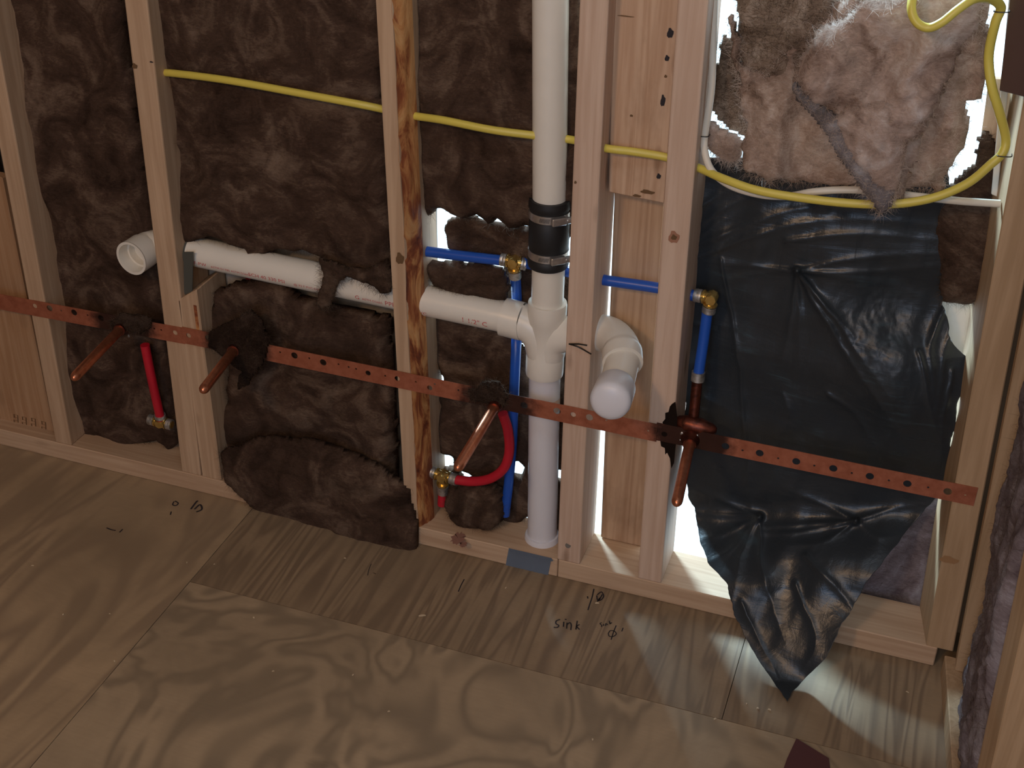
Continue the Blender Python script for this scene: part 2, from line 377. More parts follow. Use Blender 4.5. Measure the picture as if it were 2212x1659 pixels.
# right corner stud (two visible faces)
def line_at(p0, p1, y):
    A = at(*p0, y); B = at(*p1, y); s = (B-A)/(B[2]-A[2]); return lambda z: A+s*(z-A[2])
fL = line_at((2002, 1388), (2152, 550), 0); rL = line_at((1980, 1345), (2097, 660), YB)
def rect6(z):
    f = fL(z); r = rL(z); return [(f[0], 0, z), (f[0]+.0385, 0, z), (f[0]+.0385, YB, z), (min(r[0], f[0]-.002), YB, z)]
S6 = hexa('wall_stud', rect6(PT), rect6(2.40), M_STUD_WARM, bevel=.0015); tag(S6, 'golden corner stud right of the black plastic, copper strap end nailed to it', 'stud')
# blocking stud beside stud 1
tp = at(403, 650, 0); zt = tp[2]; xb0 = float(at(430, 987, 0)[0])+.0005; xt0 = xb0-.001
vs_lo = [(xb0, 0, PT), (xb0+.038, 0, PT), (xb0+.038, YB, PT), (xb0, YB, PT)]
blk = hexa('blocking_stud', vs_lo, [(xt0, 0, zt-.002), (xt0+.037, 0, zt+.024), (xt0+.037, YB, zt+.024), (xt0, YB, zt-.002)], M_STUD, bevel=.002)
tag(blk, 'short cut-off blocking stud fixed beside the tall stud under the white pipe', 'blocking')
sl_ = box('split_crack', xt0+.0285, xt0+.034, -.0006, .004, zt-.055, zt-.005, M_WANE, blk, 0)
f0_, f1_ = fL(0.)[0]+.02, fL(2.42)[0]+.02
struct(hexa('back_closure', [(f0_, .0905, 0), (1.475, .0905, 0), (1.475, .106, 0), (f0_, .106, 0)], [(f1_, .0905, 2.42), (1.475, .0905, 2.42), (1.475, .106, 2.42), (f1_, .106, 2.42)], M_STUD_WARM, bevel=0))  # filler added behind the corner crack to keep outdoor brightness out
# boards in the bay between stud 4 and 5
def pboard(name, pts, y, th, mat, label, cat, zb=None):
    P = [at(px, py, y) for px, py in pts]
    if zb is not None: P[0][2] = zb; P[1][2] = zb
    Q = [p+np.array([0, th, 0]) for p in P]
    o = hexa(name, P, Q, mat, bevel=.002, origin=((P[0]+P[2])/2)); return tag(o, label, cat)
pboard('splice_board', [(1314, 416), (1436, 441), (1500, -420), (1338, -440)], .036, .036, M_BOARD, 'upper pinkish board with black nail holes, between the two pinkish studs', 'board')
pboard('backing_board', [(1300, 1120), (1388, 1152), (1440, 380), (1329, 362)], .078, .011, M_BOARD2, 'lower orange-stained board behind the white cleanout elbow', 'board', PT+.0005)
# board left of stud 0
pboard('backing_board', [(-260, 865), (119, 954), (4, 384), (-380, 290)], .03, .02, M_SHEATH, 'orange pine board in the far left bay, printed with faded stamps', 'board')

# ------------------------------------------------------------------ insulation
def inside(px, pz, poly):
    r = np.zeros(px.shape, bool); n = len(poly)
    for i in range(n):
        x1, z1 = poly[i]; x2, z2 = poly[(i+1) % n]
        c = ((z1 > pz) != (z2 > pz)) & (px < (x2-x1)*(pz-z1)/(z2-z1+1e-12)+x1); r ^= c
    return r
def edist(px, pz, poly):
    d = np.full(px.shape, 9.); n = len(poly)
    for i in range(n):
        a = np.array(poly[i]); b = np.array(poly[(i+1) % n]); ab = b-a
        t = np.clip(((px-a[0])*ab[0]+(pz-a[1])*ab[1])/(ab@ab+1e-12), 0, 1)
        d = np.minimum(d, np.hypot(px-a[0]-t*ab[0], pz-a[1]-t*ab[1]))
    return d
FIBC = [0]
def strands(name, base, dirs, L, mat, parent, wdt=.00017, curl=.35):
    n = len(base); vs = np.zeros((n, 5, 2, 3)); d = dirs/np.linalg.norm(dirs, axis=1)[:, None]
    side = np.cross(d, RNG.normal(size=(n, 3))); side /= np.linalg.norm(side, axis=1)[:, None]
    bend = RNG.normal(size=(n, 3))*curl; bend[:, 2] -= .15; p = base.copy(); dd = d.copy()
    for k in range(5):
        w = wdt*(1-k/5.0)
        vs[:, k, 0] = p-side*w; vs[:, k, 1] = p+side*w
        p = p+dd*(L/4)[:, None]; dd = dd+bend*.45; dd /= np.linalg.norm(dd, axis=1)[:, None]
    fs = []
    for i in range(n):
        for k in range(4): q = i*10+k*2; fs.append((q, q+1, q+3, q+2))
    org = np.array(worg(parent)); me = bpy.data.meshes.new(name); me.from_pydata((vs.reshape(-1, 3)-org).tolist(), [], fs); me.materials.append(mat)
    o = bpy.data.objects.new(name, me); COL.objects.link(o); o.parent = parent; o['kind'] = 'stuff'; return o
def batt(label, poly, y0, thick, amp, seed, mat=M_FIB, hair=M_HAIR, nf=1500, cell=.0042, holes=(), px=True, tilt=0, lobes=1.0, name='insulation_batt', rag=.006, hl=.014, back=.006, cat='insulation', flat=.022, rim=0):
    pw = [tuple(at(p[0], p[1], y0)[[0, 2]]) for p in poly] if px else list(poly)
    hw = [[tuple(at(p[0], p[1], y0)[[0, 2]]) for p in h] for h in holes]
    X = np.array([p[0] for p in pw]); Z = np.array([p[1] for p in pw])
    gx = np.arange(X.min()-.01, X.max()+.01, cell); gz = np.arange(Z.min()-.01, Z.max()+.01, cell)
    GX, GZ = np.meshgrid(gx, gz, indexing='ij')
    wx = fbm(GX, GZ, 45, 3, seed+1)*rag; wz = fbm(GX, GZ, 45, 3, seed+2)*rag
    ins = inside(GX+wx, GZ+wz, pw); d = edist(GX+wx, GZ+wz, pw)
    for h in hw:
        ih = inside(GX+wx, GZ+wz, h); ins &= ~ih; d = np.minimum(d, edist(GX+wx, GZ+wz, h))
    cells = ins[:-1, :-1] & ins[1:, :-1] & ins[:-1, 1:] & ins[1:, 1:]
    use = np.zeros(ins.shape, bool); use[:-1, :-1] |= cells; use[1:, :-1] |= cells; use[:-1, 1:] |= cells; use[1:, 1:] |= cells
    idx = -np.ones(ins.shape, int); idx[use] = np.arange(use.sum()); nv = use.sum()
    ed = np.minimum(1, d/flat); prof = np.sqrt(np.clip(1-(1-ed)**2, 0, 1))
    dwx = GX+.03*fbm(GX, GZ, 9, 2, seed+5); dwz = GZ+.03*fbm(GX, GZ, 9, 2, seed+6)
    big = fbm(dwx, dwz*.8, 8*lobes, 4, seed+7, .45); rid = 1-np.abs(fbm(dwx*1.0, dwz, 11*lobes, 2, seed+8))*2.6
    fine = fbm(GX*1.3, GZ, 85, 3, seed+9)
    h = amp*(big*1.25+.22*np.clip(rid, -.6, .8))+.0014*fine
    yf = y0-thick*.5*prof-h*prof+tilt*(GZ-Z.min()); yb = y0+back*prof+tilt*(GZ-Z.min())+0*h
    Vf = np.stack([GX[use]+.0015*fine[use], yf[use], GZ[use]], 1); Vb = np.stack([GX[use], yb[use], GZ[use]], 1)
    ci, cj = np.nonzero(cells)
    q = np.stack([idx[ci, cj], idx[ci+1, cj], idx[ci+1, cj+1], idx[ci, cj+1]], 1)
    fsF = q.tolist(); fsB = (q[:, ::-1]+nv).tolist()
    E = np.concatenate([q[:, [0, 1]], q[:, [1, 2]], q[:, [2, 3]], q[:, [3, 0]]]); key = E[:, 0]*nv+E[:, 1]; rkey = E[:, 1]*nv+E[:, 0]
    bd = E[~np.isin(key, rkey)]; side = [(int(b), int(a), int(a+nv), int(b+nv)) for a, b in bd]
    V = np.concatenate([Vf, Vb]); org = np.array([(X.min()+X.max())/2, y0, Z.min()])
    root = bpy.data.objects.new(name, None)
    me = bpy.data.meshes.new(name); me.from_pydata((V-org).tolist(), [], fsF+fsB+side); me.materials.append(mat)
    me.polygons.foreach_set('use_smooth', [True]*len(me.polygons)); bpy.data.objects.remove(root)
    o = bpy.data.objects.new(name, me); COL.objects.link(o); o.location = org.tolist(); tag(o, label, cat)
    if nf:
        nf = int(nf*1.6); k = RNG.integers(0, nv, nf); B = Vf[k]; D = RNG.normal(size=(nf, 3))*np.array([1, .25, 1])+np.array([0, -.2, -.1])
        bv = np.unique(bd[:, 0]); kb = RNG.choice(bv, min(len(bv)*2, nf)+rim*len(bv)); B2 = Vf[kb]-RNG.uniform(0, .008 if rim else 0, (len(kb), 1))*np.array([[0, 1, 0]])
        dgx, dgz = np.gradient(d); G = np.stack([-dgx[use][kb], np.zeros(len(kb)), -dgz[use][kb]], 1)/(cell)
        D2 = G+RNG.normal(size=(len(kb), 3))*.6
        B = np.concatenate([B, B2]); D = np.concatenate([D, D2]); L = RNG.uniform(.4, 1.3, len(B))*hl
        strands('loose_fibres', B, D, L, hair, o)
    return o
# far left sliver
batt('dark brown insulation showing above the orange board at the far left', [(-260, -80), (-40, -80), (-2, 330), (6, 375), (-40, 500), (-300, 480)], .07, .03, .01, 3, nf=300)
# bay 0-1
batt('brown insulation batt in the bay left of the elbow, hanging behind the copper strap',
     [(-34, -160), (262, -130), (300, 200), (352, 560), (372, 700), (388, 905), (392, 955), (372, 972), (346, 945), (322, 950), (287, 955), (262, 968), (232, 990), (205, 975), (170, 960), (148, 925), (150, 880), (134, 835), (124, 790), (112, 690), (78, 560), (62, 440), (20, 190)],
     .062, .042, .016, 21, nf=2600)
# bay 1-3 upper
batt('large brown batt above the long white pipe, yellow cable lying across it',
     [(322, -150), (826, -110), (838, 200), (850, 400), (860, 560), (858, 655), (815, 628), (776, 598), (748, 600), (716, 650), (694, 672), (688, 648), (707, 590), (716, 566), (690, 548), (655, 540), (610, 536), (585, 546), (548, 550), (537, 532), (498, 512), (470, 500), (440, 512), (424, 540), (402, 532), (392, 430), (372, 330), (352, 170)],
     .060, .052, .018, 33, nf=3600)
batt('loose wisp of insulation flopped over the front of the long white pipe', [(690, 556), (716, 560), (752, 572), (800, 575), (838, 552), (852, 590), (848, 632), (826, 634), (808, 615), (776, 600), (752, 596), (730, 618), (716, 658), (696, 674), (684, 655), (700, 600)], .014, .012, .004, 39, nf=900, cell=.003, back=.003, flat=.01, rim=2)
# bay 1-3 lower, spilling on the floor
batt('brown batt under the long white pipe, its lower end slumping over the floor plate',
     [(470, 622), (520, 600), (600, 606), (690, 645), (780, 660), (850, 678), (858, 900), (866, 1060), (872, 1122), (800, 1108), (700, 1085), (600, 1062), (505, 1040), (470, 1010), (468, 960), (498, 850), (500, 760), (452, 700)],
     .058, .055, .018, 45, nf=3000)
batt('dark clump of insulation sagging onto the plywood in front of the floor plate',
     [(466, 985), (540, 955), (660, 960), (800, 1010), (880, 1060), (893, 1110), (903, 1165), (900, 1215), (872, 1250), (845, 1222), (805, 1200), (758, 1206), (722, 1192), (688, 1172), (640, 1160), (600, 1132), (560, 1120), (520, 1082), (480, 1050)],
     -.014, .045, .018, 52, nf=2400, tilt=.10, flat=.05)
# bay 3-4
batt('brown batt behind the top of the vertical drain pipe',
     [(890, -140), (1266, -120), (1262, 200), (1256, 440), (1246, 500), (1215, 520), (1180, 500), (1150, 480), (1110, 492), (1088, 470), (1062, 482), (1040, 455), (1005, 470), (972, 452), (950, 447), (930, 470), (918, 500), (912, 430), (905, 250)],
     .070, .04, .016, 61, nf=2600)
batt('loose brown insulation tuft above the blue pipe and brass tee',
     [(968, 470), (1000, 455), (1060, 478), (1100, 480), (1150, 478), (1225, 500), (1226, 620), (1150, 585), (1090, 560), (1040, 548), (985, 545), (972, 535), (966, 510)],
     .078, .03, .012, 66, nf=900)
batt('dark insulation layer deep behind the white tee and riser pipe', [(1090, 545), (1150, 530), (1222, 588), (1255, 606), (1255, 740), (1095, 740), (1085, 620)], .102, .02, .006, 68, nf=300)
batt('round wad of insulation stuffed between the blue pipe and the white branch pipe',
     [(925, 560), (985, 562), (1050, 560), (1092, 585), (1105, 620), (1100, 655), (1060, 652), (1000, 632), (940, 615), (928, 590)],
     .066, .04, .012, 70, nf=900)
batt('brown insulation behind the third copper stub, light leaking round its edges',
     [(925, 640), (1000, 655), (1090, 700), (1150, 760), (1150, 900), (1240, 700), (1250, 900), (1240, 1000), (1245, 1120), (1230, 1165), (1205, 1150), (1150, 1110), (1120, 1135), (1060, 1140), (1000, 1130), (955, 1100), (935, 1060), (938, 985), (950, 960), (938, 900), (952, 875), (945, 850), (962, 820), (950, 790), (938, 760), (930, 720)],
     .088, .035, .014, 77, nf=1600,
     holes=([(1110, 1000), (1124, 990), (1134, 1004), (1126, 1024), (1112, 1022)], [(1205, 1008), (1217, 1006), (1218, 1032), (1206, 1028)], [(943, 984), (955, 972), (980, 978), (982, 1000), (960, 1004), (944, 998)], [(1000, 1012), (1022, 1022), (1024, 1034), (1003, 1028)], [(1204, 1160), (1216, 1154), (1216, 1170), (1206, 1172)]))
batt('rounded grey-brown insulation wad on the plate below the red loop',
     [(972, 1040), (1020, 1028), (1070, 1040), (1096, 1062), (1098, 1100), (1080, 1128), (1040, 1138), (1000, 1134), (972, 1112), (962, 1070)],
     .050, .06, .008, 81, nf=700)
batt('grey-brown insulation low in the right bay between plastic sheet and corner stud', [(1630, 1060), (1740, 1020), (1900, 1050), (1990, 1040), (2110, 1040), (2100, 1130), (2085, 1200), (2060, 1345), (1940, 1335), (1880, 1330), (1830, 1335), (1740, 1330), (1650, 1290)], .118, .022, .006, 82, mat=M_FIBR, nf=900)  # left end extended unseen behind the sheet to block stray sun
# soot-darkened tufts hiding strap at the stubs
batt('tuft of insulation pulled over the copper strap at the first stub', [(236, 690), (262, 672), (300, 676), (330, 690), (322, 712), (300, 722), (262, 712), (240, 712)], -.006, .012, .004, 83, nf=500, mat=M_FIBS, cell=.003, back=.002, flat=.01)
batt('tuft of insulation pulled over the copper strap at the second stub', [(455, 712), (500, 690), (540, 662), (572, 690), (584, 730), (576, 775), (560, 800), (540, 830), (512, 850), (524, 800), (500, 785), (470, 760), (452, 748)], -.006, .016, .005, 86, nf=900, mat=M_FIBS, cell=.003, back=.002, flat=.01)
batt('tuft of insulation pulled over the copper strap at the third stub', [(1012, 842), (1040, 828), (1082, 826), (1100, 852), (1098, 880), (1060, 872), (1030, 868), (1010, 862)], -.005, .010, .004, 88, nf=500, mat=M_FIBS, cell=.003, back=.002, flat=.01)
# upper right bunch
batt('dark rolled insulation piece at the top of the bright opening',
     [(1588, -40), (1640, -60), (1800, -60), (1830, 40), (1800, 110), (1760, 170), (1710, 190), (1650, 182), (1606, 165), (1590, 90)],
     .064, .05, .018, 91, mat=M_FIBM, hair=M_HAIR, nf=1800, rim=3, lobes=1.5)
batt('broad insulation bunch, coloured as if daylit, hanging in the bright opening above the black plastic',
     [(1568, 20), (1600, 60), (1610, 130), (1660, 150), (1720, 80), (1790, 20), (1850, -60), (2160, -60), (2146, 60), (2136, 140), (2134, 212), (2092, 222), (2098, 260), (2085, 300), (2068, 352), (2050, 385), (2030, 408), (1960, 402), (1860, 396), (1760, 398), (1690, 382), (1650, 378), (1622, 350), (1606, 310), (1604, 200), (1596, 150), (1580, 110)],
     .052, .06, .030, 95, mat=M_FIBM2, hair=M_HAIRL, rim=4, nf=3200, lobes=2.5, hl=.018, rag=.009)
batt('torn triangular insulation flap hanging to a point over the two cables',
     [(1792, 262), (1826, 228), (1900, 205), (1985, 214), (1992, 240), (1972, 300), (1948, 360), (1946, 385), (1936, 420), (1922, 446), (1900, 440), (1870, 385), (1830, 320)],
     -.014, .040, .012, 99, mat=M_FIBL, hair=M_HAIRL, rim=2, nf=1500, lobes=2, rag=.006, back=.012)
batt('grey slanted cut edge of the torn insulation slab above the cables', [(1703, 180), (1722, 172), (1760, 212), (1812, 258), (1852, 328), (1900, 396), (1936, 412), (1926, 446), (1909, 466), (1878, 430), (1838, 382), (1798, 316), (1758, 254), (1720, 212)], -.022, .024, .006, 101, mat=M_FIBE, hair=M_HAIRL, nf=700, rim=1, lobes=2, rag=.004, back=.012)
batt('big insulation slab, coloured as if daylit, slanting across the bright opening, yellow loop in front of it',
     [(1708, 176), (1728, 130), (1765, 72), (1860, 0), (2100, -70), (2150, -60), (2118, 60), (2064, 150), (2022, 225), (2000, 290), (1980, 345), (1955, 420), (1915, 440), (1870, 385), (1820, 310), (1766, 250)],
     .010, .050, .024, 103, mat=M_FIBL, hair=M_HAIRL, rim=3, nf=3000, lobes=2.6, rag=.008, back=.012)
P = [at(2112, 345, .086), at(2190, 362, .086), at(2222, 175, .086), at(2136, 170, .086)]
o = hexa('backing_board', P, [p+np.array([0, .012, 0]) for p in P], M_STUD, bevel=.001, origin=P[0]); tag(o, 'pale beige board behind the yellow cable at the upper right corner', 'board')
batt('small ragged insulation scrap against the stud left of the opening',
     [(1523, 262), (1540, 248), (1562, 270), (1590, 285), (1610, 300), (1606, 335), (1580, 345), (1552, 335), (1530, 318), (1521, 295)],
     .06, .035, .012, 107, mat=M_FIBL, hair=M_HAIRL, rim=4, nf=900, lobes=2)
batt('streaky grey-brown insulation behind the left side of the opening',
     [(1556, 60), (1590, 90), (1640, 170), (1640, 260), (1622, 310), (1560, 262), (1528, 240), (1528, 170), (1546, 130)],
     .088, .02, .010, 109, mat=M_FIBM, hair=M_HAIR, nf=900, rim=2, lobes=1.5)
batt('brown insulation patch right of the bright gap, beside the corner stud',
     [(2112, 300), (2130, 275), (2160, 300), (2185, 330), (2176, 420), (2150, 520), (2128, 640), (2100, 655), (2040, 650), (2020, 560), (2020, 460), (2030, 420), (2070, 372), (2100, 350)],
     .084, .026, .010, 113, nf=1300)

# ------------------------------------------------------------------ right-hand wall
xr = lambda px, py: float(fl(px, py)[0])
def rw(name, pts, dx, mat, label, cat):
    """board on the right wall: pts = world (x, y, z) quad facing left, thickened to +x"""
    P = [np.array(p, float) for p in pts]; Q = [p+np.array([dx, 0, 0]) for p in P]
    o = hexa(name, P, Q, mat, bevel=.0015, origin=(P[0])); return tag(o, label, cat)
A = fl(2031, 1454, 0); B = fl(2046, 1700, 0)
ext = lambda t_: A+(B-A)*t_
rp = rw('bottom_plate', [ext(0)+[0, .0, .0003], ext(1.9)+[0, 0, .0003], ext(1.9)+[0, 0, .037], ext(0)+[0, 0, .037]], .089, M_STUD_WARM, 'bottom plate of the right-hand wall, running towards the doorway', 'wall plate')
a6 = fL(.3)[0]+.043
_f0, _f1 = fL(0.), fL(1.)
rL6 = lambda z: _f0[0]+(_f1[0]-_f0[0])*z+.0395
zb_, zt_ = .038, 2.38
c0 = [rL6(zb_)+.004, rL6(zt_)+.004]
o = hexa('wall_stud', [(c0[0], -.042, zb_), (c0[0]+.089, -.042, zb_), (c0[0]+.089, -.004, zb_), (c0[0], -.004, zb_)],
         [(c0[1], -.042, zt_), (c0[1]+.089, -.042, zt_), (c0[1]+.089, -.004, zt_), (c0[1], -.004, zt_)], M_STUD_WARM)
tag(o, 'first stud of the right-hand wall, across a dark crack from the corner stud', 'stud')
# trimmer near the camera, broad face towards the camera
TY = -.40
tA = at(2142, 1659, TY); tB = at(2212, 1345, TY); s = (tB-tA)/(tB[2]-tA[2])
tr = lambda z: (tA+s*(z-tA[2]))[0]
lo_ = [(tr(.037), TY, .037), (tr(.037)+.089, TY, .037), (tr(.037)+.089, TY+.038, .037), (tr(.037)-.012, TY+.038, .037)]
hi_ = [(tr(2.38), TY, 2.38), (tr(2.38)+.089, TY, 2.38), (tr(2.38)+.089, TY+.038, 2.38), (tr(2.38)-.012, TY+.038, 2.38)]
o = hexa('door_trimmer_stud', lo_, hi_, M_STUD_WARM); tag(o, 'bright golden stud at the lower right corner, nearest the viewer', 'stud')
# right wall insulation, grid in (y, z) facing -x
def rwbatt(label, y0, y1, z0, z1, xf, amp, seed, mat, nf):
    gy = np.arange(y0, y1, .0045); gz = np.arange(z0, z1, .0045); GY, GZ = np.meshgrid(gy, gz, indexing='ij')
    dw = GY+.03*fbm(GY, GZ, 9, 2, seed); big = fbm(dw*1.5, GZ*.7, 12, 3, seed+1); rid = 1-np.abs(fbm(dw*2, GZ*.7, 12, 3, seed+2))*2.6
    fine = fbm(GY, GZ, 85, 3, seed+3)
    dd = np.minimum(np.minimum(GY-y0, y1-GY), .02)/.02; prof = np.sqrt(np.clip(1-(1-dd)**2, 0, 1))
    X = xf(GZ)+.05-(.05+amp*(big+.4*np.clip(rid, -1, 1))+.003*fine)*prof
    ny, nz = GY.shape; V = np.stack([X.ravel(), GY.ravel(), GZ.ravel()], 1); V2 = V.copy(); V2[:, 0] = (xf(GZ)+.07).ravel()
    idx = np.arange(ny*nz).reshape(ny, nz); q = np.stack([idx[:-1, :-1], idx[1:, :-1], idx[1:, 1:], idx[:-1, 1:]], -1).reshape(-1, 4); N = ny*nz
    fs = q[:, ::-1].tolist()+(q+N).tolist()
    for L_ in (idx[0], idx[-1], idx[:, 0], idx[:, -1]):
        for a_, b_ in zip(L_[:-1], L_[1:]): fs.append((int(a_), int(b_), int(b_+N), int(a_+N)))
    o = obj('insulation_batt', np.concatenate([V, V2]), fs, mat, smooth=True, origin=(float(xf(np.array(0.))), (y0+y1)/2, z0)); tag(o, label, 'insulation')
    k = RNG.integers(0, N, nf); D = RNG.normal(size=(nf, 3))*.6+np.array([-.5, 0, -.1]); strands('loose_fibres', V[k], D, RNG.uniform(.006, .018, nf), M_HAIR, o)
    return o
rwbatt('purplish grey insulation filling the right-hand wall between golden studs', TY+.036, -.040, .037, 1.6, lambda z: rL6(z)+.022, .010, 131, M_FIBR, 3500)
# brown scrap panel, and a sunlit wood edge painted white, at the top right
P = [at(2158, 196, .0), at(2230, 214, -.02), at(2260, -60, -.02), at(2187, -60, .0)]
o = hexa('scrap_panel', P, [p+np.array([.012, .02, 0]) for p in P], M_BROWNP, bevel=.001, origin=P[0]); tag(o, 'dark brown board scrap on the corner stud at the top right', 'board')
P = [at(2141, 420, .05), at(2154, 426, .05), at(2204, -60, .05), at(2184, -60, .05)]
o = hexa('lit_wood_edge', P, [p+np.array([0, .02, 0]) for p in P], M_WHITEP, bevel=.001, origin=P[0]); tag(o, 'thin wood edge painted white as if sunlit, up the corner stud beside the yellow cable', 'wood edge')

# ------------------------------------------------------------------ black plastic sheet
Lp = [(340, 1500), (600, 1497), (860, 1480), (1000, 1478), (1070, 1488), (1110, 1502), (1160, 1512), (1215, 1530), (1262, 1572), (1290, 1578), (1340, 1592), (1400, 1626), (1460, 1662), (1516, 1700)]
Rp = [(340, 2040), (420, 2056), (600, 2050), (650, 2038), (700, 2046), (745, 2058), (770, 2084), (800, 2084), (880, 2068), (960, 2054), (1040, 2038), (1090, 2010), (1150, 1955), (1215, 1905), (1262, 1868), (1300, 1848), (1360, 1812), (1420, 1782), (1470, 1735), (1495, 1712), (1516, 1702)]
def lin(tab, v):
    for (a, x), (b, y) in zip(tab[:-1], tab[1:]):
        if a <= v <= b: return x+(y-x)*(v-a)/(b-a)
    return tab[-1][1]
rows = np.concatenate([np.arange(340, 1510, 3.5), [1512, 1514, 1516]]); cols = 210
vs = []
CR = [([(1722, 585), (1600, 572), (1500, 562)], 7, .004), ([(1722, 585), (1640, 590), (1560, 610)], 8, .003), ([(1722, 585), (1850, 558), (2045, 545)], 7, .004), ([(1722, 585), (1860, 588), (2045, 572)], 6, .004), ([(1722, 585), (1900, 610), (1990, 640)], 8, .003),
 ([(1722, 585), (1800, 720), (1900, 870), (1962, 985)], 9, .006), ([(1722, 585), (1790, 670), (1880, 800), (1992, 950)], 8, .005), ([(1722, 585), (1830, 712), (1850, 735)], 7, .004), ([(1722, 590), (1706, 690), (1684, 800)], 6, .004), ([(1722, 590), (1726, 700), (1718, 860)], 9, .003),
 ([(1505, 530), (1600, 492), (1720, 452), (1900, 430), (2040, 440)], 12, .005), ([(1505, 556), (1640, 506), (1800, 474), (2045, 486)], 10, .005), ([(1503, 490), (1580, 442), (1700, 412)], 10, .005), ([(1503, 452), (1570, 414), (1640, 392)], 9, .004), ([(1508, 512), (1560, 476), (1640, 455)], 8, .004), ([(1700, 520), (1850, 505), (2045, 520)], 9, .004), ([(1800, 400), (1900, 402), (2040, 415)], 8, .004),
 ([(1556, 560), (1585, 700), (1603, 850), (1615, 1000), (1626, 1110)], 5, .004), ([(1500, 700), (1600, 706), (1640, 690)], 8, .002),
 ([(1850, 1125), (1760, 1080), (1705, 1062)], 8, .005), ([(1850, 1125), (1740, 1133), (1645, 1138)], 6, .005), ([(1850, 1125), (1725, 1150), (1640, 1152)], 6, .004), ([(1850, 1125), (1930, 1098), (2008, 1088)], 9, .005), ([(1850, 1125), (1780, 1170), (1700, 1178)], 7, .004), ([(1850, 1125), (1900, 1160), (1960, 1150)], 8, .003), ([(1850, 1130), (1800, 1105), (1740, 1100)], 6, .003),
 ([(1640, 1115), (1560, 1080), (1488, 1052)], 8, .005), ([(1640, 1115), (1550, 1112), (1500, 1105)], 7, .004), ([(1640, 1118), (1570, 1150), (1515, 1165)], 7, .004), ([(1640, 1118), (1580, 1185), (1530, 1215)], 7, .004), ([(1640, 1118), (1596, 1210), (1580, 1300)], 10, .005), ([(1640, 1118), (1655, 1260), (1700, 1390)], 10, .004),
 ([(2046, 650), (2012, 745), (2016, 860)], 7, .006), ([(2062, 700), (2036, 790), (2022, 905)], 7, .005), ([(1985, 760), (2005, 870), (2032, 965)], 8, .004), ([(2055, 800), (2040, 900), (2030, 990)], 6, .004),
 ([(1740, 1200), (1840, 1310), (1830, 1360)], 10, .004), ([(1600, 1300), (1650, 1400), (1700, 1505)], 9, .003), ([(1790, 850), (1850, 900), (1940, 1050)], 9, .004), ([(1690, 850), (1712, 920), (1700, 1000)], 10, .003), ([(1720, 1260), (1760, 1380), (1735, 1450)], 9, .003), ([(1520, 860), (1600, 900), (1640, 960)], 12, .002)]
UU, VV = np.meshgrid(np.linspace(0, 1, cols), rows, indexing='xy')
PXs = np.zeros_like(UU)
for i, v in enumerate(rows):
    l, r = lin(Lp, v), lin(Rp, v); e = 5*float(fbm(np.array([v*.01]), np.array([1.]), 4, 3)[0]); PXs[i] = l+(r-l)*UU[i]
    PXs[i] += e*(1-2*UU[i])
def smooth01(t): t = np.clip(t, 0, 1); return t*t*(3-2*t)
Yb = .082-.100*smooth01((VV-1080)/190)-.085*smooth01((VV-1215)/260)
# sheet bulges out in the middle, tucks back at the sides
Yb -= .016*np.sin(math.pi*np.clip(UU, 0, 1))*np.clip((1250-VV)/300, 0, 1)
disp = np.zeros_like(Yb)
for pts_, wd, am in CR:
    q = smoothpath([(a_, b_, 0) for a_, b_ in pts_], 6)[:, :2]; dmin = np.full(Yb.shape, 1e9); tt = np.zeros(Yb.shape); n_ = len(q)
    jx = PXs+5*fbm(PXs, VV, .02, 2, 7)
    for k in range(n_-1):
        a_, b_ = q[k], q[k+1]; ab = b_-a_; t_ = np.clip(((jx-a_[0])*ab[0]+(VV-a_[1])*ab[1])/(ab@ab+1e-9), 0, 1)
        dd = np.hypot(jx-a_[0]-t_*ab[0], VV-a_[1]-t_*ab[1]); m_ = dd < dmin; dmin = np.where(m_, dd, dmin); tt = np.where(m_, (k+t_)/(n_-1), tt)
    wv = wd*(.6+1.1*tt); disp += am*np.exp(-(dmin/wv)**1.25)*np.clip(1.08-tt*.8, 0, 1)
fx = (PXs+.35*VV)/1000; fy = (VV-.25*PXs)/1000
disp += .010*fbm(fx*1.2, fy*2.2, 3, 2, 201)+.0045*fbm(fx*2.4, fy*1.2, 6, 2, 260)+.0016*fbm(fx, fy, 16, 2, 240)
disp += .036*np.exp(-((PXs-1880+.5*(700-VV))/130)**2)*smooth01((VV-610)/230)*smooth01((1010-VV)/160)
msk = np.exp(-((PXs-1890)/110)**2-((VV-730)/110)**2)+.7*np.exp(-((PXs-1700)/45)**2-((VV-900)/130)**2)
disp += .0011*msk*fbm(fx, fy, 75, 2, 270)
Y = Yb-disp
YFL = np.array([[fl(PXs[i, j], VV[i, j], 0)[1] if VV[i, j] > 1280 else 9 for j in range(cols)] for i in range(len(rows))])
gap = .030*(1-smooth01((VV-1300)/214))+.003; zl = .55*disp*smooth01((1510-VV)/60)
T_ = YFL-gap-np.clip(zl, 0, 1); K_ = .018; H_ = np.clip(.5+.5*(T_-Y)/K_, 0, 1); Y = np.where(VV > 1280, T_+(Y-T_)*H_-K_*H_*(1-H_), Y)
for i in range(len(rows)):
    for j in range(cols):
        px, py, y = PXs[i, j], VV[i, j], Y[i, j]; p = at(px, py, y)
        if y > -.006 and p[2] < .0435:
            p2 = fl(px, py, .0435+max(0, disp[i, j])*.5)
            p = p2 if p2[1] > -.006 else at(px, py, min(y, -.006-max(0, disp[i, j])))
        if p[2] < .006: p = fl(px, py, .006)
        vs.append(p)
fs = [(i*cols+j, i*cols+j+1, (i+1)*cols+j+1, (i+1)*cols+j) for i in range(len(rows)-1) for j in range(cols-1)]
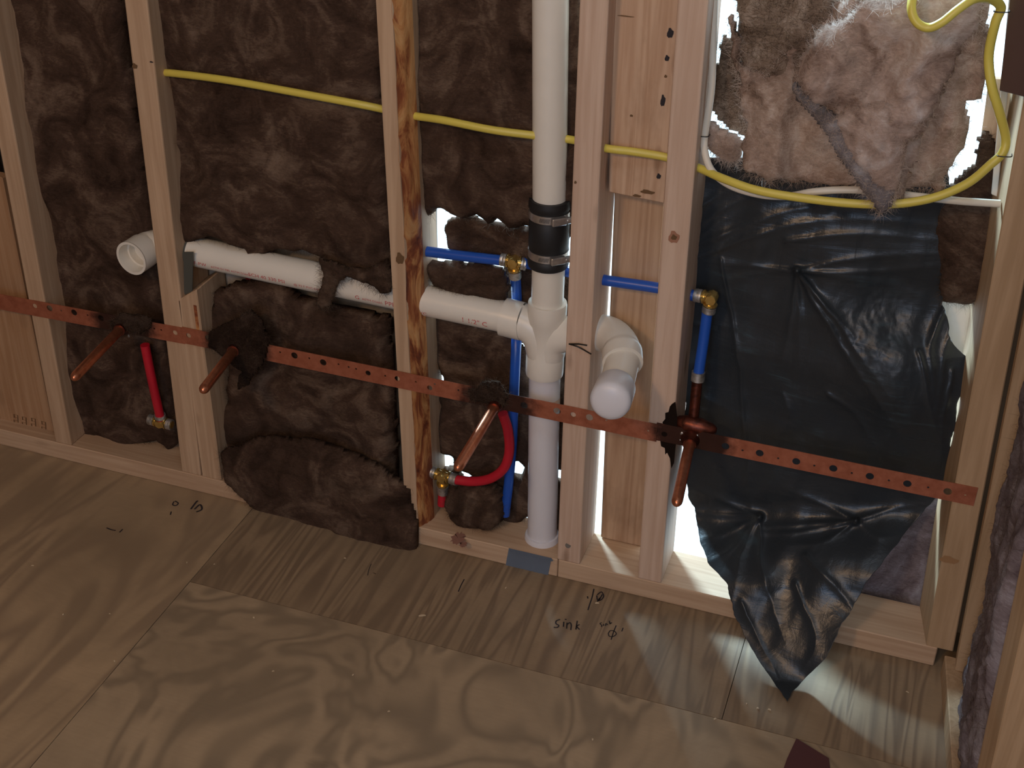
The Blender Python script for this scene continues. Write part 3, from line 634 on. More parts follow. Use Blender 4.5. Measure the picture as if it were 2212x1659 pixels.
poly = obj('plastic_sheet', vs, fs, M_POLY, smooth=True); tag(poly, 'crumpled glossy black plastic sheet tucked in the right bay, its tip on the plywood', 'plastic sheet')
md = poly.modifiers.new('thickness', 'SOLIDIFY'); md.thickness = .0006
# bright board outside the gap at the right
P = [at(2034, 770, .125), at(2110, 790, .125), at(2110, 600, .125), at(2034, 585, .125)]
o = hexa('foam_board', P, [p+np.array([0, .02, 0]) for p in P], M_WHITEP, bevel=.001, origin=P[0]); tag(o, 'pale board showing through the gap between plastic sheet and corner stud', 'board')

# ------------------------------------------------------------------ white drain pipes
YP = .045; PR = .0242
def ap(px, py, y=YP): return at(px, py, y)
t1 = thing('vent_pipe', ap(1190, 440), 'upper white vertical pipe entering the black rubber coupling', 'pipe')
lathe('pipe_wall', ap(1190, -150), ap(1187, 452), [(0, PR), (1, PR)], M_PVC, t1)
c = thing('rubber_coupling', ap(1186, 560), 'black rubber coupling with two steel clamps joining the vertical pipes', 'pipe coupling')
cA, cB = ap(1188, 428), ap(1184, 572)
lathe('sleeve', cA, cB, [(0, PR+.0004), (0, .0292), (.06, .0302), (.12, .0302), (.14, .0286), (.30, .0286), (.31, .0292), (.70, .0292), (.71, .0286), (.86, .0286), (.88, .0302), (.96, .0302), (1, .0290), (1, PR+.0004)], M_RUBBER, c, 40)
for t0 in (.16, .74):
    a_, b_ = cA+(cB-cA)*t0, cA+(cB-cA)*(t0+.11)
    cl = lathe('hose_clamp', a_, b_, [(0, .0287), (0, .0298), (1, .0298), (1, .0287)], M_STEEL, c, 40)
    m = (a_+b_)/2
    q = m+np.array([.0215, -.0235, 0]); hx = np.array([.0085, .0085*.9, 0]); hn = np.array([.003, -.0032, 0]); hz = np.array([0, 0, .0058])
    hexa('screw_housing', [q-hx-hn-hz, q+hx-hn-hz, q+hx+hn-hz, q-hx+hn-hz], [q-hx-hn+hz, q+hx-hn+hz, q+hx+hn+hz, q-hx+hn+hz], M_STEEL, cl, .0015)
    s0 = q+np.array([.007, .004, 0]); lathe('screw_head', s0, s0+np.array([.010, .0075, .001]), [(0, .0030), (.3, .0030), (.3, .0050), (1, .0050)], M_STEEL, cl, 12)
    for k in range(9):
        th = -math.pi/2-.15+k*.055; p = m+np.array([math.cos(th)*.0299, math.sin(th)*.0299, 0]); dv = np.array([-math.sin(th), math.cos(th), 0])*.0004; nn = np.array([math.cos(th), math.sin(th), 0])*.0003
        zz = np.array([0, 0, .0032]); sl2 = np.array([-math.sin(th), math.cos(th), 0])*.0008
        if k == 0: sv, sf = [], []
        b0 = len(sv); sv += [p-dv-zz-sl2+nn, p+dv-zz-sl2+nn, p+dv+zz+sl2+nn, p-dv+zz+sl2+nn]; sf.append((b0, b0+1, b0+2, b0+3))
    obj('band_slots', sv, sf, M_BLACKINK, cl)
t2 = thing('riser_pipe', ap(1183, 660), 'short white pipe between the black coupling and the white tee', 'pipe')
lathe('pipe_wall', ap(1185, 566), ap(1182, 668), [(0, PR), (1, PR)], M_PVC, t2)
te = thing('double_tee', ap(1178, 805), 'white double sanitary tee on the drain stack, branching left and right', 'pipe fitting')
TA, TB = ap(1183, 652), ap(1176, 806)
lathe('body', TA, TB, [(0, PR+.0003), (0, .0285), (.03, .0292), (.25, .0292), (.28, .0276), (.72, .0276), (.75, .0290), (.97, .0290), (1, .0284), (1, PR+.0003)], M_PVC, te, 40)
LB = [ap(1088, 684), ap(1127, 694), ap(1128, 694), ap(1150, 706), ap(1168, 730), ap(1178, 770)]
P_ = smoothpath(LB, 6); R_ = [.0290 if i < 8 else .0272 for i in range(len(P_))]; R_[-1] = .022
tube('left_branch', P_, R_, M_PVC, te, 32)
RBp = [ap(1285, 728), ap(1240, 722), ap(1210, 724), ap(1190, 738), ap(1180, 770)]
P_ = smoothpath(RBp, 6); tube('right_branch', P_, [.0268]*len(P_), M_PVC, te, 32)
# long horizontal pipe
bp = thing('branch_drain_pipe', ap(680, 596), 'long white drain pipe crossing the studs to the tee, printed in red', 'pipe')
HA, HB = ap(392, 537), ap(1098, 686)
lathe('pipe_wall', HA, HB, [(0, PR), (1, PR)], M_PVC, bp, 40)
# lower stack
lp = thing('drain_stack_pipe', ap(1172, 1165), 'lower white vertical pipe from the tee down through the floor plate', 'pipe')
LA, LBt = ap(1177, 800), ap(1171, 1172)
lathe('pipe_wall', LA, LBt, [(0, PR), (1, PR)], M_PVCB, lp, 40)
g = lambda t_: LA+(LBt-LA)*t_
sb = lathe('primer_stain', g(.135), g(.20), [(0, PR+.0003), (1, PR+.0003)], M_STAINP, lp, 40, (False, False)); sb['label'] = 'peach coloured primer ring'
hb = thing('floor_coupling', ap(1171, 1192), 'white coupling collar at the foot of the drain stack', 'pipe fitting')
lathe('collar', ap(1171, 1152), ap(1171, 1200), [(0, PR+.0004), (0, .0275), (.08, .0288), (.32, .0288), (.36, .0272), (1, .0272)], M_PVCB, hb, 40)
# left elbow
el = thing('open_elbow', ap(300, 548), 'open-ended white elbow poking out left of the tall stud', 'pipe fitting')
EP = [ap(372, 533, YP), ap(345, 530, YP), ap(322, 534, .038), ap(303, 546, .016), ap(284, 558, -.006)]
P_ = smoothpath(EP, 8); n_ = len(P_); rad = [.0262]*n_
for i in range(n_):
    if i > n_*.62: rad[i] = .0285
tube('elbow_wall', P_, rad, M_PVC, el, 36, cap=(True, False))
e = P_[-1]; dv = (P_[-1]-P_[-2]); dv /= np.linalg.norm(dv)
lathe('socket', e+dv*.001, e-dv*.020, [(0, .0286), (0, .0243), (1, .0239), (1, .0205), (1.6, .0200), (1.6, .004)], M_PVC, el, 36, (False, True))
# grey strap next to stud 1
gs = thing('pipe_hanger_strap', ap(404, 620), 'dark grey hanger strap looped round the long white pipe by the stud', 'pipe strap')
hd = (HB-HA)/np.linalg.norm(HB-HA); q0 = HA+hd*.006
lathe('loop', q0, q0+hd*.014, [(0, PR+.0006), (0, PR+.0030), (1, PR+.0030), (1, PR+.0006)], M_GREYBAND, gs, 36)
P = [at(396, 545, .012), at(417, 545, .012), at(415, 632, .012), at(398, 636, .012)]
hexa('hanging_tail', P, [p+np.array([0, .002, 0]) for p in P], M_GREYBAND, gs, 0)
# cleanout on the right
co = thing('cleanout_elbow', ap(1335, 730), 'white elbow turning out of the wall between the pinkish studs', 'pipe fitting')
CP = [ap(1262, 712, .05), ap(1296, 718, .048), ap(1322, 727, .038), ap(1341, 750, .010), ap(1345, 784, -.022)]
P_ = smoothpath(CP, 9); n_ = len(P_); rad = [.0272]*n_
for i in range(n_):
    if i >= n_*.80: rad[i] = .0292
    if i < 6: rad[i] = .0292
tube('elbow_wall', P_, rad, M_PVC, co, 36)
c2 = thing('cleanout_pipe', ap(1332, 800, -.03), 'short white pipe stub between elbow and rounded cap', 'pipe')
lathe('pipe_wall', ap(1345, 780, -.018), ap(1330, 840, -.078), [(0, PR), (1, PR)], M_PVC, c2, 36)
c3 = thing('test_cap', ap(1318, 868, -.11), 'rounded white end cap in front of the copper strap, between the pinkish studs', 'pipe cap')
CA, CB = ap(1330, 836, -.075), ap(1317, 870, -.128)
cr_ = .0282
lathe('cap_shell', CA, CB, [(0, PR+.0003), (0, cr_-.001), (.04, cr_), (.82, cr_+.0004), (.90, cr_-.0006), (.96, cr_-.003), (1.0, cr_-.0065), (1.03, cr_-.013), (1.05, .006), (1.052, .0008)], M_PVCB, c3, 44)
# text printed on pipes
def textmesh(s, size):
    cu = bpy.data.curves.new('t', 'FONT'); cu.body = s; cu.size = size; cu.resolution_u = 2
    o = bpy.data.objects.new('t', cu); COL.objects.link(o); bpy.context.view_layer.update()
    me = bpy.data.meshes.new_from_object(o); bpy.data.objects.remove(o); bpy.data.curves.remove(cu)
    bm = bmesh.new(); bm.from_mesh(me); bpy.data.meshes.remove(me)
    v = np.array([x.co[:] for x in bm.verts]); f = [[x.index for x in fc.verts] for fc in bm.faces]; bm.free(); return v, f
def pipetext(name, s, size, A, B, dist, ang, mat, parent, r=PR+.0003, flip=False):
    A = np.asarray(A, float); B = np.asarray(B, float); T = (B-A)/np.linalg.norm(B-A)
    outv = np.array([0, -1., 0]); outv -= T*(outv@T); outv /= np.linalg.norm(outv); up = np.cross(outv, T)
    if up[2] < 0: up = -up
    v, f = textmesh(s, size); W3 = []
    for x, y, _ in v:
        th = ang+(y)/r; W3.append(A+T*(dist+x)+r*(math.cos(th)*outv+math.sin(th)*up))
    o = obj(name, W3, f, mat, parent); return o
pipetext('red_print', 'NSF-PW', .0095, HA, HB, .024, -.42, M_REDINK, bp)
pipetext('red_print', 'ASTM D1785 ASTM D2665', .0062, HA, HB, .066, -.42, M_REDINK, bp)
pipetext('red_print', 'SCH 40 330 PSI', .0100, HA, HB, .133, -.42, M_REDINK, bp)
pipetext('red_print', '@ 73 F PVC-DWV NSF', .0065, HA, HB, .212, -.42, M_REDINK, bp)
pipetext('red_print', 'G', .011, HA, HB, .317, -.42, M_REDINK, bp)
pipetext('red_print', 'ASTM D2665', .0062, HA, HB, .329, -.40, M_REDINK, bp)
pipetext('red_print', 'PPF', .012, HA, HB, .367, -.42, M_REDINK, bp)
pipetext('red_print', '1 1/2" C', .0125, HA, HB, .492, -.42, M_REDINK, bp)
pipetext('red_print', 'PVC', .010, HA, HB, .418, -.62, M_REDINK, bp)
for k in range(3): pipetext('black_mark', 'I', .011, HA, HB, .398+k*.004+(.002 if k == 2 else 0), -.25, M_BLACKINK, bp)
pipetext('black_mark', 'II', .010, CB+(CA-CB), CA+(CA-CB), -.03, .5, M_BLACKINK, c3, r=cr_+.0008)

# ------------------------------------------------------------------ blue and red PEX, brass fittings
XR = .0079
YX = .055
def seg(name, pts, mat, label, cat='water pipe', y=YX, r=XR, n=8):
    P_ = smoothpath([at(p[0], p[1], p[2] if len(p) > 2 else y) for p in pts], n)
    o = tube(name, P_, r, mat, None, 18); return tag(o, label, cat)
seg('blue_pex_pipe', [(905, 541), (1000, 553), (1088, 563)], M_BLUE, 'blue pipe running from the bark-edged stud to the brass tee', y=.05)
seg('blue_pex_pipe', [(1130, 568, .05), (1180, 577, .082), (1240, 590, .06), (1300, 604, .05), (1420, 622, .05), (1506, 640, .05)], M_BLUE, 'long blue pipe passing behind the drain stack to the brass elbow')
seg('blue_pex_pipe', [(1112, 588, .06), (1116, 640, .084), (1117, 700, .084), (1114, 770, .06), (1109, 880, .045), (1106, 960, .045), (1099, 1040, .045), (1091, 1112, .045)], M_BLUE, 'blue vertical pipe dropping behind the white branch pipe to the floor plate')
seg('blue_pex_pipe', [(1529, 666, .045), (1519, 740, .04), (1508, 812, .03)], M_BLUE, 'short bright blue pipe in front of the black plastic', y=.04)
seg('red_pex_pipe', [(1086, 893, .02), (1097, 930, .025), (1100, 975, .03), (1088, 1012, .03), (1058, 1034, .03), (1020, 1040, .03), (982, 1036, .03)], M_RED, 'bent red pipe curving from the third stub to the brass tee')
seg('red_pex_pipe', [(957, 1056, .04), (955, 1090, .04)], M_RED, 'tiny red pipe end below the brass tee', y=.04)
seg('red_pex_pipe', [(313, 745, .012), (328, 820, .014), (347, 905, .02)], M_RED, 'red pipe hanging beside the first copper stub')
seg('red_pex_pipe', [(541, 600, .07), (545, 640, .068), (548, 668, .064)], M_RED, 'dark red pipe end under the long white pipe, mostly hidden by insulation')
def ring(name, c, d, r, h, mat, parent):
    d = np.asarray(d, float); d /= np.linalg.norm(d); return lathe(name, c-d*h/2, c+d*h/2, [(0, r*.8), (0, r), (1, r), (1, r*.8)], mat, parent, 20)
def fit_tee(name, label, arms, cpt, cat='pipe fitting'):
    """arms: list of end points; barbed arm with crimp ring and flange each"""
    c_ = np.asarray(cpt, float); o = thing(name, c_, label, cat)
    for a_ in arms:
        a_ = np.asarray(a_, float); d = (a_-c_)/np.linalg.norm(a_-c_); L_ = np.linalg.norm(a_-c_)
        arm = lathe('barbed_arm', c_, a_, [(0, .0080), (.38, .0080), (.38, .0105), (.48, .0105), (.48, .0068), (1, .0068)], M_BRASS, o, 16)
        lathe('crimp_ring', c_+d*L_*.56, c_+d*L_*.98, [(0, .0082), (0, .0096), (.3, .0100), (.5, .0094), (.7, .0100), (1, .0096), (1, .0082)], M_SOLDER, arm, 20)
    lathe('hub', c_+np.array([0, -.0095, 0]), c_+np.array([0, .009, 0]), [(0, .0075), (.1, .0088), (1, .0088)], M_BRASS, o, 8)
    return o
fit_tee('brass_tee', 'brass tee fitting on the blue pipe left of the drain stack', [at(1082, 560, .05), at(1138, 571, .055), at(1113, 600, .055)], at(1110, 565, .05))
fit_tee('brass_elbow', 'brass elbow fitting in front of the black plastic, joining two blue pipes', [at(1500, 637, .048), at(1530, 675, .045)], at(1537, 644, .045))
fit_tee('brass_tee', 'brass tee fitting low beside the bark-edged stud with a red loop', [at(928, 1018, .035), at(988, 1037, .03), at(957, 1065, .04)], at(956, 1028, .034))
fit_tee('brass_tee', 'dull brass fitting at the lower end of the hanging red pipe', [at(322, 905, .022), at(372, 918, .022), at(345, 895, .02)], at(348, 912, .022))
o = ring('brass_ring', at(549, 683, .06), (0, -.3, 1), .010, .012, M_BRASS, None); tag(o, 'small shiny brass ring showing through insulation above the second stub', 'pipe fitting')

# ------------------------------------------------------------------ copper strap with holes
zs = .3186
def strap(label, p0, p1, y, holes, hgt=.0305):
    a_ = at(*p0, y); b_ = at(*p1, y); d = (b_-a_); L_ = np.linalg.norm(d); u = d/L_; w = np.cross([0, -1, 0], u); w = w/np.linalg.norm(w)
    if w[2] < 0: w = -w
    bm = bmesh.new(); E = []
    def loop(pts):
        V = [bm.verts.new((x, 0, z)) for x, z in pts]
        for i in range(len(V)): E.append(bm.edges.new((V[i], V[(i+1) % len(V)])))
    n = 24; h = hgt/2
    loop([(L_*i/n, -h) for i in range(n+1)]+[(L_*i/n, h) for i in range(n, -1, -1)])
    for hx, hy, r in holes:
        q = at(hx, hy, y)-a_; cx, cz = q@u, q@w; cz = max(-h+r+.001, min(h-r-.001, cz)); k = 18 if r > .003 else 10
        if cx < r+.001 or cx > L_-r-.001: continue
        loop([(cx+r*math.cos(2*math.pi*i/k), cz+r*math.sin(2*math.pi*i/k)) for i in range(k)])
    bmesh.ops.triangle_fill(bm, use_beauty=True, use_dissolve=False, edges=E)
    r_ = bmesh.ops.extrude_face_region(bm, geom=bm.faces[:]); vv = [g_ for g_ in r_['geom'] if isinstance(g_, bmesh.types.BMVert)]
    bmesh.ops.translate(bm, verts=vv, vec=(0, .0012, 0)); bmesh.ops.recalc_face_normals(bm, faces=bm.faces[:])
    for v in bm.verts: q = u*v.co.x+w*v.co.z; v.co = (q[0], v.co.y+q[1], q[2])
    me = bpy.data.meshes.new('copper_strap'); bm.to_mesh(me); bm.free(); me.materials.append(M_STRAP)
    o = bpy.data.objects.new('copper_strap', me); COL.objects.link(o); o.location = a_.tolist(); return tag(o, label, 'metal strap')
b_, s_, m_ = .0057, .0017, .0045
strap('left copper-coloured punched strap passing the first stub', (-60, 641), (397, 726), -.0016,
      [(75, 661, m_), (132, 671, s_), (107, 666, b_), (160, 675, b_), (189, 681, s_), (218, 687, b_), (333, 710, s_), (348, 713, s_), (378, 719, m_)])
strap('middle copper-coloured punched strap between the second and third stubs', (395, 724), (1419, 936), -.0032,
      [(407, 725, m_), (450, 730, b_), (636, 768, b_), (605, 761, s_), (668, 774, s_), (698, 783, b_), (731, 787, s_), (753, 793, s_), (769, 797, s_), (795, 806, m_), (832, 812, s_), (858, 818, m_), (898, 825, s_), (928, 838, m_), (939, 830, s_), (990, 843, s_), (1003, 852, s_), (1132, 876, b_), (1203, 888, b_), (1238, 896, m_), (1273, 902, b_), (1310, 908, s_), (1400, 931, s_)])
strap('right copper-coloured punched strap running from the fourth stub to the corner stud', (1417, 932), (2108, 1074), -.0016,
      [(1435, 938, m_), (1567, 964, b_), (1604, 973, s_), (1641, 979, b_), (1681, 990, s_), (1720, 997, b_), (1759, 1006, s_), (1800, 1012, b_), (1840, 1022, s_), (1879, 1029, b_), (1920, 1038, s_), (1960, 1045, b_), (2005, 1053, s_), (2047, 1062, b_), (2085, 1070, s_)])
# copper stubs
lab = ['first copper stub-out from the left, pointing down over dark insulation', 'second copper stub-out, in front of the short blocking stud', 'third copper stub-out, ending above the red loop', 'fourth copper stub-out, in front of the black plastic']
ends = [.20, .165, .19, .175]
for (p, q), l_, e_ in zip(STUBS, lab, ends):
    A, B = at(*p, .004), at(*q, -e_); o = thing('copper_stub_out', A, l_, 'copper pipe')
    L_ = np.linalg.norm(B-A)
    lathe('tube_wall', A+(A-B)*.06, B, [(0, .0079), (.94, .0079), (.965, .0074), (.985, .0058), (1.0, .0028), (1.003, .0002)], M_COPPER, o, 22)
    u = (B-A)/L_
    lathe('sooty_collar', A+np.array([0, -.003, 0]), A+u*.02+np.array([0, -.002, 0]), [(0, .0150), (.2, .0140), (.5, .0105), (1, .0098), (1, .0080)], M_COPPER_D, o, 20)
    for k in range(7):
        th = random.uniform(0, 6.28); r = random.uniform(.010, .019); c_ = A+np.array([math.cos(th)*r, -.005, math.sin(th)*r]); sz = random.uniform(.0012, .0030)
        vv = []; ff = []
        for a_ in range(5):
            for b2 in range(6):
                f1 = math.pi*a_/4; f2 = 2*math.pi*b2/6; j = 1+.5*random.random(); vv.append(c_+sz*j*np.array([math.sin(f1)*math.cos(f2), .6*math.sin(f1)*math.sin(f2), math.cos(f1)]))
        for a_ in range(4):
            for b2 in range(6): ff.append((a_*6+b2, a_*6+(b2+1) % 6, (a_+1)*6+(b2+1) % 6, (a_+1)*6+b2))
        if k < 4 or p[0] > 1400: obj('solder_blob', vv, ff, M_SOLDER, o, smooth=True)
# riser at the fourth stub
o = thing('copper_riser', at(1497, 920, .02), 'short scorched copper riser linking the blue pipe to the fourth stub', 'copper pipe')
lathe('tube_wall', at(1507, 815, .03), at(1496, 925, .014), [(0, .0062), (.08, .0062), (.1, .0079), (1, .0079)], M_COPPER_D, o, 20)
lathe('crimp_ring', at(1509, 803, .031), at(1507, 822, .0295), [(0, .0086), (0, .0098), (1, .0098), (1, .0086)], M_SOLDER, o, 20)
lathe('ear_fitting', at(1456, 908, .010), at(1548, 930, .010), [(0, .004), (.1, .009), (.3, .013), (.6, .013), (.9, .009), (1, .004)], M_COPPER_D, o, 18)

# ------------------------------------------------------------------ cables
def cable(name, pts, r, mat, label, sq=.62):
    P_ = smoothpath([at(*p) for p in pts], 9); o = tube(name, P_, r, mat, None, 14, sq=sq); return tag(o, label, 'cable')
cable('yellow_cable', [(350, 157, .03), (372, 158, .022), (440, 166, .012), (520, 178, .008), (640, 200, .010), (780, 226, .016), (860, 243, .035), (900, 251, .03), (960, 260, .02), (1060, 280, .02), (1150, 292, .03), (1235, 302, .045), (1308, 320, .020), (1370, 328, .024), (1440, 340, .03), (1505, 361, .022), (1560, 385, .0), (1640, 412, -.012), (1750, 430, -.016), (1850, 440, -.016), (1940, 440, -.012), (2020, 426, -.008), (2090, 396, -.006), (2140, 355, -.004), (2166, 330, .0), (2172, 298, .004), (2158, 240, -.004), (2142, 185, -.006), (2136, 120, -.004), (2150, 50, -.01), (2162, 16, -.012), (2140, -2, -.03), (2105, -2, -.055), (2070, 20, -.066), (2035, 48, -.07), (2005, 60, -.07), (1980, 48, -.07), (1969, 20, -.066), (1975, -20, -.05), (1990, -60, -.04)], .0056, M_YEL, 'long yellow cable threaded through the studs and looping up at the right', sq=.9)
cable('white_cable', [(1545, -80, .04), (1541, 60, .04), (1537, 190, .035), (1522, 295, .03), (1524, 335, .02), (1540, 372, .01), (1580, 402, .004), (1640, 420, .002), (1700, 424, .002), (1760, 414, .004), (1830, 410, .008), (1900, 414, .01), (1980, 424, .008), (2070, 434, .01), (2160, 440, .02)], .0048, M_WHITEC, 'thin white cable crossing the black plastic under the insulation flap', sq=.8)
for (px, py, y, l_) in ((2164, 24, -.010, 'small wire staple holding the yellow cable at the top right'), (2170, 335, -.002, 'small wire staple pinning the yellow cable to the corner stud'), (1519, 292, .03, 'small wire staple holding the white cable to the pinkish stud')):
    c_ = at(px, py, y); o = tube('cable_staple', smoothpath([c_+[-.008, .004, -.001], c_+[-.007, -.006, 0], c_+[.007, -.006, .001], c_+[.008, .004, .001]], 4), .0007, M_NAIL, None, 8); tag(o, l_, 'staple')

# ------------------------------------------------------------------ nails, tape, marks, debris
c_ = at(1229, 743, -.004)
o = tube('bent_nail', [at(1268, 746, -.001), at(1250, 743, -.006), c_], .0011, M_NAIL, None, 8); tag(o, 'straight black nail lying across the pinkish stud right of the tee', 'nail')
o = tube('bent_nail', smoothpath([c_, at(1250, 750, -.006), at(1277, 765, -.001)], 5), .0011, M_NAIL, None, 8); tag(o, 'slanting black nail below its twin on the pinkish stud right of the tee', 'nail')
o = lathe('nail_head', at(1227, 1178, -.0012), at(1227, 1178, .004), [(0, .0001), (0, .0045), (.3, .0045), (.3, .002), (1, .002)], M_NAIL, None, 14); tag(o, 'round dark nail head near the foot of the pinkish stud by the drain stack', 'nail')
# blue tape over the edge of the plate
n = 14; tv = []
def tz(px, py): return fl(px, py, PT+.0006)
topL, topR = tz(1098, 1194), tz(1194, 1213); e1 = at(1095, 1207, -.0006); e2 = at(1192, 1230, -.0006)
T0 = fl(1102, 1192, PT+.0006); T1 = fl(1194, 1213, PT+.0006)
lowL, lowR = at(1092, 1222, -.0008), at(1184, 1243, -.0008)
vs = []; fs = []
for i in range(n+1):
    u = i/n; j = .0015*math.sin(i*2.3); t_ = T0+(T1-T0)*u; f_ = lowL+(lowR-lowL)*u; ed = np.array([(t_[0]+f_[0])/2, -.0008, PT+.0006])
    vs += [t_+[0, j, 0], ed, f_+[0, 0, j]]
for i in range(n): fs += [(i*3, i*3+1, i*3+4, i*3+3), (i*3+1, i*3+2, i*3+5, i*3+4)]
o = obj('tape_strip', vs, fs, M_TAPE); tag(o, 'slate-blue tape folded over the floor plate at the foot of the drain stack', 'tape')
md = o.modifiers.new('thickness', 'SOLIDIFY'); md.thickness = .0004; md.offset = 1
def blotch(name, px, py, rx, ry, mat, parent, z=PT+.0006, n=26):
    c_ = fl(px, py, z); ph = random.uniform(0, 6)
    vs = [c_]+[c_+[rx*math.cos(2*math.pi*i/n)*(1+.25*math.sin(i*1.9+ph)), ry*math.sin(2*math.pi*i/n)*(1+.25*math.sin(i*2.7+ph)), 0] for i in range(n)]
    return obj(name, vs, [(0, 1+i, 1+(i+1) % n) for i in range(n)], mat, parent)
pl0 = bpy.data.objects['bottom_plate']; M_RST = plain('reddish_plate_stain', (.30, .15, .11), .8)
blotch('wood_stain', 990, 1163, .011, .016, M_RST, pl0); blotch('wood_stain', 1001, 1176, .006, .008, M_RST, pl0)
# handwriting on the plywood
def stroke_set(name, strokes, w, parent, mat=M_INK, z=.0006):
    vs = []; fs = []
    for st in strokes:
        P_ = smoothpath([fl(px, py, z) for px, py in st], 5); 
        T_ = np.gradient(P_, axis=0); N_ = np.stack([-T_[:, 1], T_[:, 0], 0*T_[:, 0]], 1); N_ /= (np.linalg.norm(N_, axis=1)[:, None]+1e-9)
        b0 = len(vs)
        for p_, n_ in zip(P_, N_): vs += [p_-n_*w, p_+n_*w]
        for i in range(len(P_)-1): fs.append((b0+2*i, b0+2*i+1, b0+2*i+3, b0+2*i+2))
    return obj(name, vs, fs, mat, parent)
flo = bpy.data.objects['floor.001']
stroke_set('handwriting', [
    [(1210, 1338), (1202, 1341), (1201, 1347), (1207, 1351), (1204, 1355), (1196, 1355)],      # s
    [(1218, 1343), (1217, 1354)], [(1220, 1338), (1224, 1338)],                                  # i
    [(1225, 1345), (1224, 1358)], [(1225, 1349), (1231, 1345), (1234, 1350), (1233, 1361)],    # n
    [(1247, 1341), (1244, 1360)], [(1252, 1349), (1246, 1353), (1252, 1360)]], .0011, flo)     # k
stroke_set('handwriting', [
    [(1300, 1345), (1296, 1347), (1300, 1351), (1299, 1354)], [(1304, 1348), (1304, 1352)], [(1308, 1352), (1309, 1347), (1313, 1350)], [(1316, 1341), (1318, 1348)], [(1322, 1345), (1317, 1347)],
    [(1314, 1368), (1319, 1362), (1328, 1364), (1331, 1370), (1324, 1375), (1316, 1374), (1314, 1368)], [(1331, 1351), (1325, 1366), (1320, 1382)], [(1346, 1356), (1343, 1364)]], .0009, flo)
stroke_set('handwriting', [[(1283, 1272), (1279, 1290), (1274, 1305), (1270, 1318)], [(1290, 1285), (1296, 1280), (1300, 1279), (1304, 1288), (1298, 1296), (1291, 1296), (1289, 1286)], [(1269, 1288), (1270, 1293)], [(1301, 1284), (1294, 1297)], [(1296, 1291), (1290, 1300)]], .0011, flo)
stroke_set('ink_mark', [[(1003, 1251), (996, 1264), (990, 1278)]], .0009, flo)
stroke_set('ink_mark', [[(802, 1218), (797, 1230), (794, 1243)], [(806, 1237), (812, 1240)]], .0006, flo)
fl0 = bpy.data.objects['floor']
stroke_set('ink_mark', [[(376, 1083), (373, 1090), (380, 1092), (385, 1087), (378, 1082)], [(370, 1105), (368, 1112)]], .0012, fl0)
stroke_set('ink_mark', [[(412, 1100), (424, 1084), (428, 1082)], [(420, 1100), (432, 1090), (436, 1100), (424, 1106)]], .0016, fl0)
stroke_set('ink_mark', [[(230, 1140), (240, 1144), (250, 1146)], [(258, 1150), (265, 1143)]], .0012, fl0)
# faint stamps on the orange board
def stampset(strokes, w, y, parent, mat):
    vs = []; fs = []
    for st in strokes:
        P_ = [at(px, py, y) for px, py in st]; b0 = len(vs)
        for p_ in P_: vs += [p_+[-w, 0, w*.3], p_+[w, 0, -w*.3]]
        for i in range(len(P_)-1): fs.append((b0+2*i, b0+2*i+1, b0+2*i+3, b0+2*i+2))
    return obj('faded_stamp', vs, fs, mat, parent)
ob_ = bpy.data.objects['backing_board.001']; M_FADE = plain('faded_brown_ink', (.14, .075, .03), .8); st = []
for cx, cy in ((34, 895), (52, 900), (72, 903), (94, 910)):
    for k in range(4):
        y_ = cy+k*6; st.append([(cx-5, y_), (cx+4, y_+2)])
        if k % 2 == 0: st.append([(cx-4, y_), (cx-3, y_+7)])
    st.append([(cx+4, cy+2), (cx+5, cy+18)])
for k in range(9): st.append([(32+k*9, 928+k*1.8), (37+k*9, 929+k*1.8)])
stampset(st, .0009, .0292, ob_, M_FADE)
# dark nail holes on the splice board and studs
def spot(px, py, y, rx, rz, mat, parent, name='nail_hole'):
    c_ = at(px, py, y); k = 12; vs = [c_]+[c_+[rx*math.cos(2*math.pi*i/k)*(1+.2*math.sin(i*2.1)), 0, rz*math.sin(2*math.pi*i/k)*(1+.2*math.cos(i*1.7))] for i in range(k)]
    return obj(name, vs, [(0, 1+i, 1+(i+1) % k) for i in range(k)], mat, parent)
spb = bpy.data.objects['splice_board']
for px, py, rx, rz in ((1448, 72, .0042, .0065), (1441, 126, .0030, .0040), (1432, 218, .0032, .0080), (1364, 250, .0022, .0016), (1438, 165, .002, .002), (1423, 381, .003, .004), (1399, 415, .010, .003), (1376, 423, .006, .002), (1352, 35, .011, .0008)):
    spot(px, py, .0352, rx, rz, M_INK if rz > .0035 else M_FADE, spb)
spot(1243, 394, -.0008, .0018, .0022, M_FADE, S4); spot(1456, 513, -.0008, .0075, .009, plain('reddish_knot', (.36, .17, .10), .6), S5, 'wood_knot'); spot(1456, 513, -.0011, .004, .004, M_FADE, S5, 'wood_knot')
spot(291, 143, -.0008, .0045, .0042, M_FADE, S1, 'wood_knot'); spot(327, 134, -.0008, .003, .0012, M_INK, S1, 'pencil_mark'); spot(2050, 1210, -.0008, .013, .006, plain('tan_knot', (.33, .18, .08), .6), S6, 'wood_knot')
spot(864, 559, -.0008, .0065, .0095, M_FADE, S3, 'wood_knot')
# scorch on stud 5
sc_ = [(1452, 872), (1459, 868), (1463, 900), (1461, 950), (1456, 1000), (1450, 1012), (1447, 990), (1441, 978), (1437, 982), (1436, 968), (1428, 964), (1426, 950), (1428, 930), (1434, 922), (1431, 912), (1437, 905), (1437, 892), (1444, 890), (1447, 878)]
c0_ = at(1448, 935, -.0009); vs = [c0_]+[at(px, py, -.0009) for px, py in sc_]
ob = obj('scorch_mark', vs, [(0, 1+i, 1+(i+1) % len(sc_)) for i in range(len(sc_))], plain('charred_wood', (.012, .007, .005), .95, 0, .1), S5)
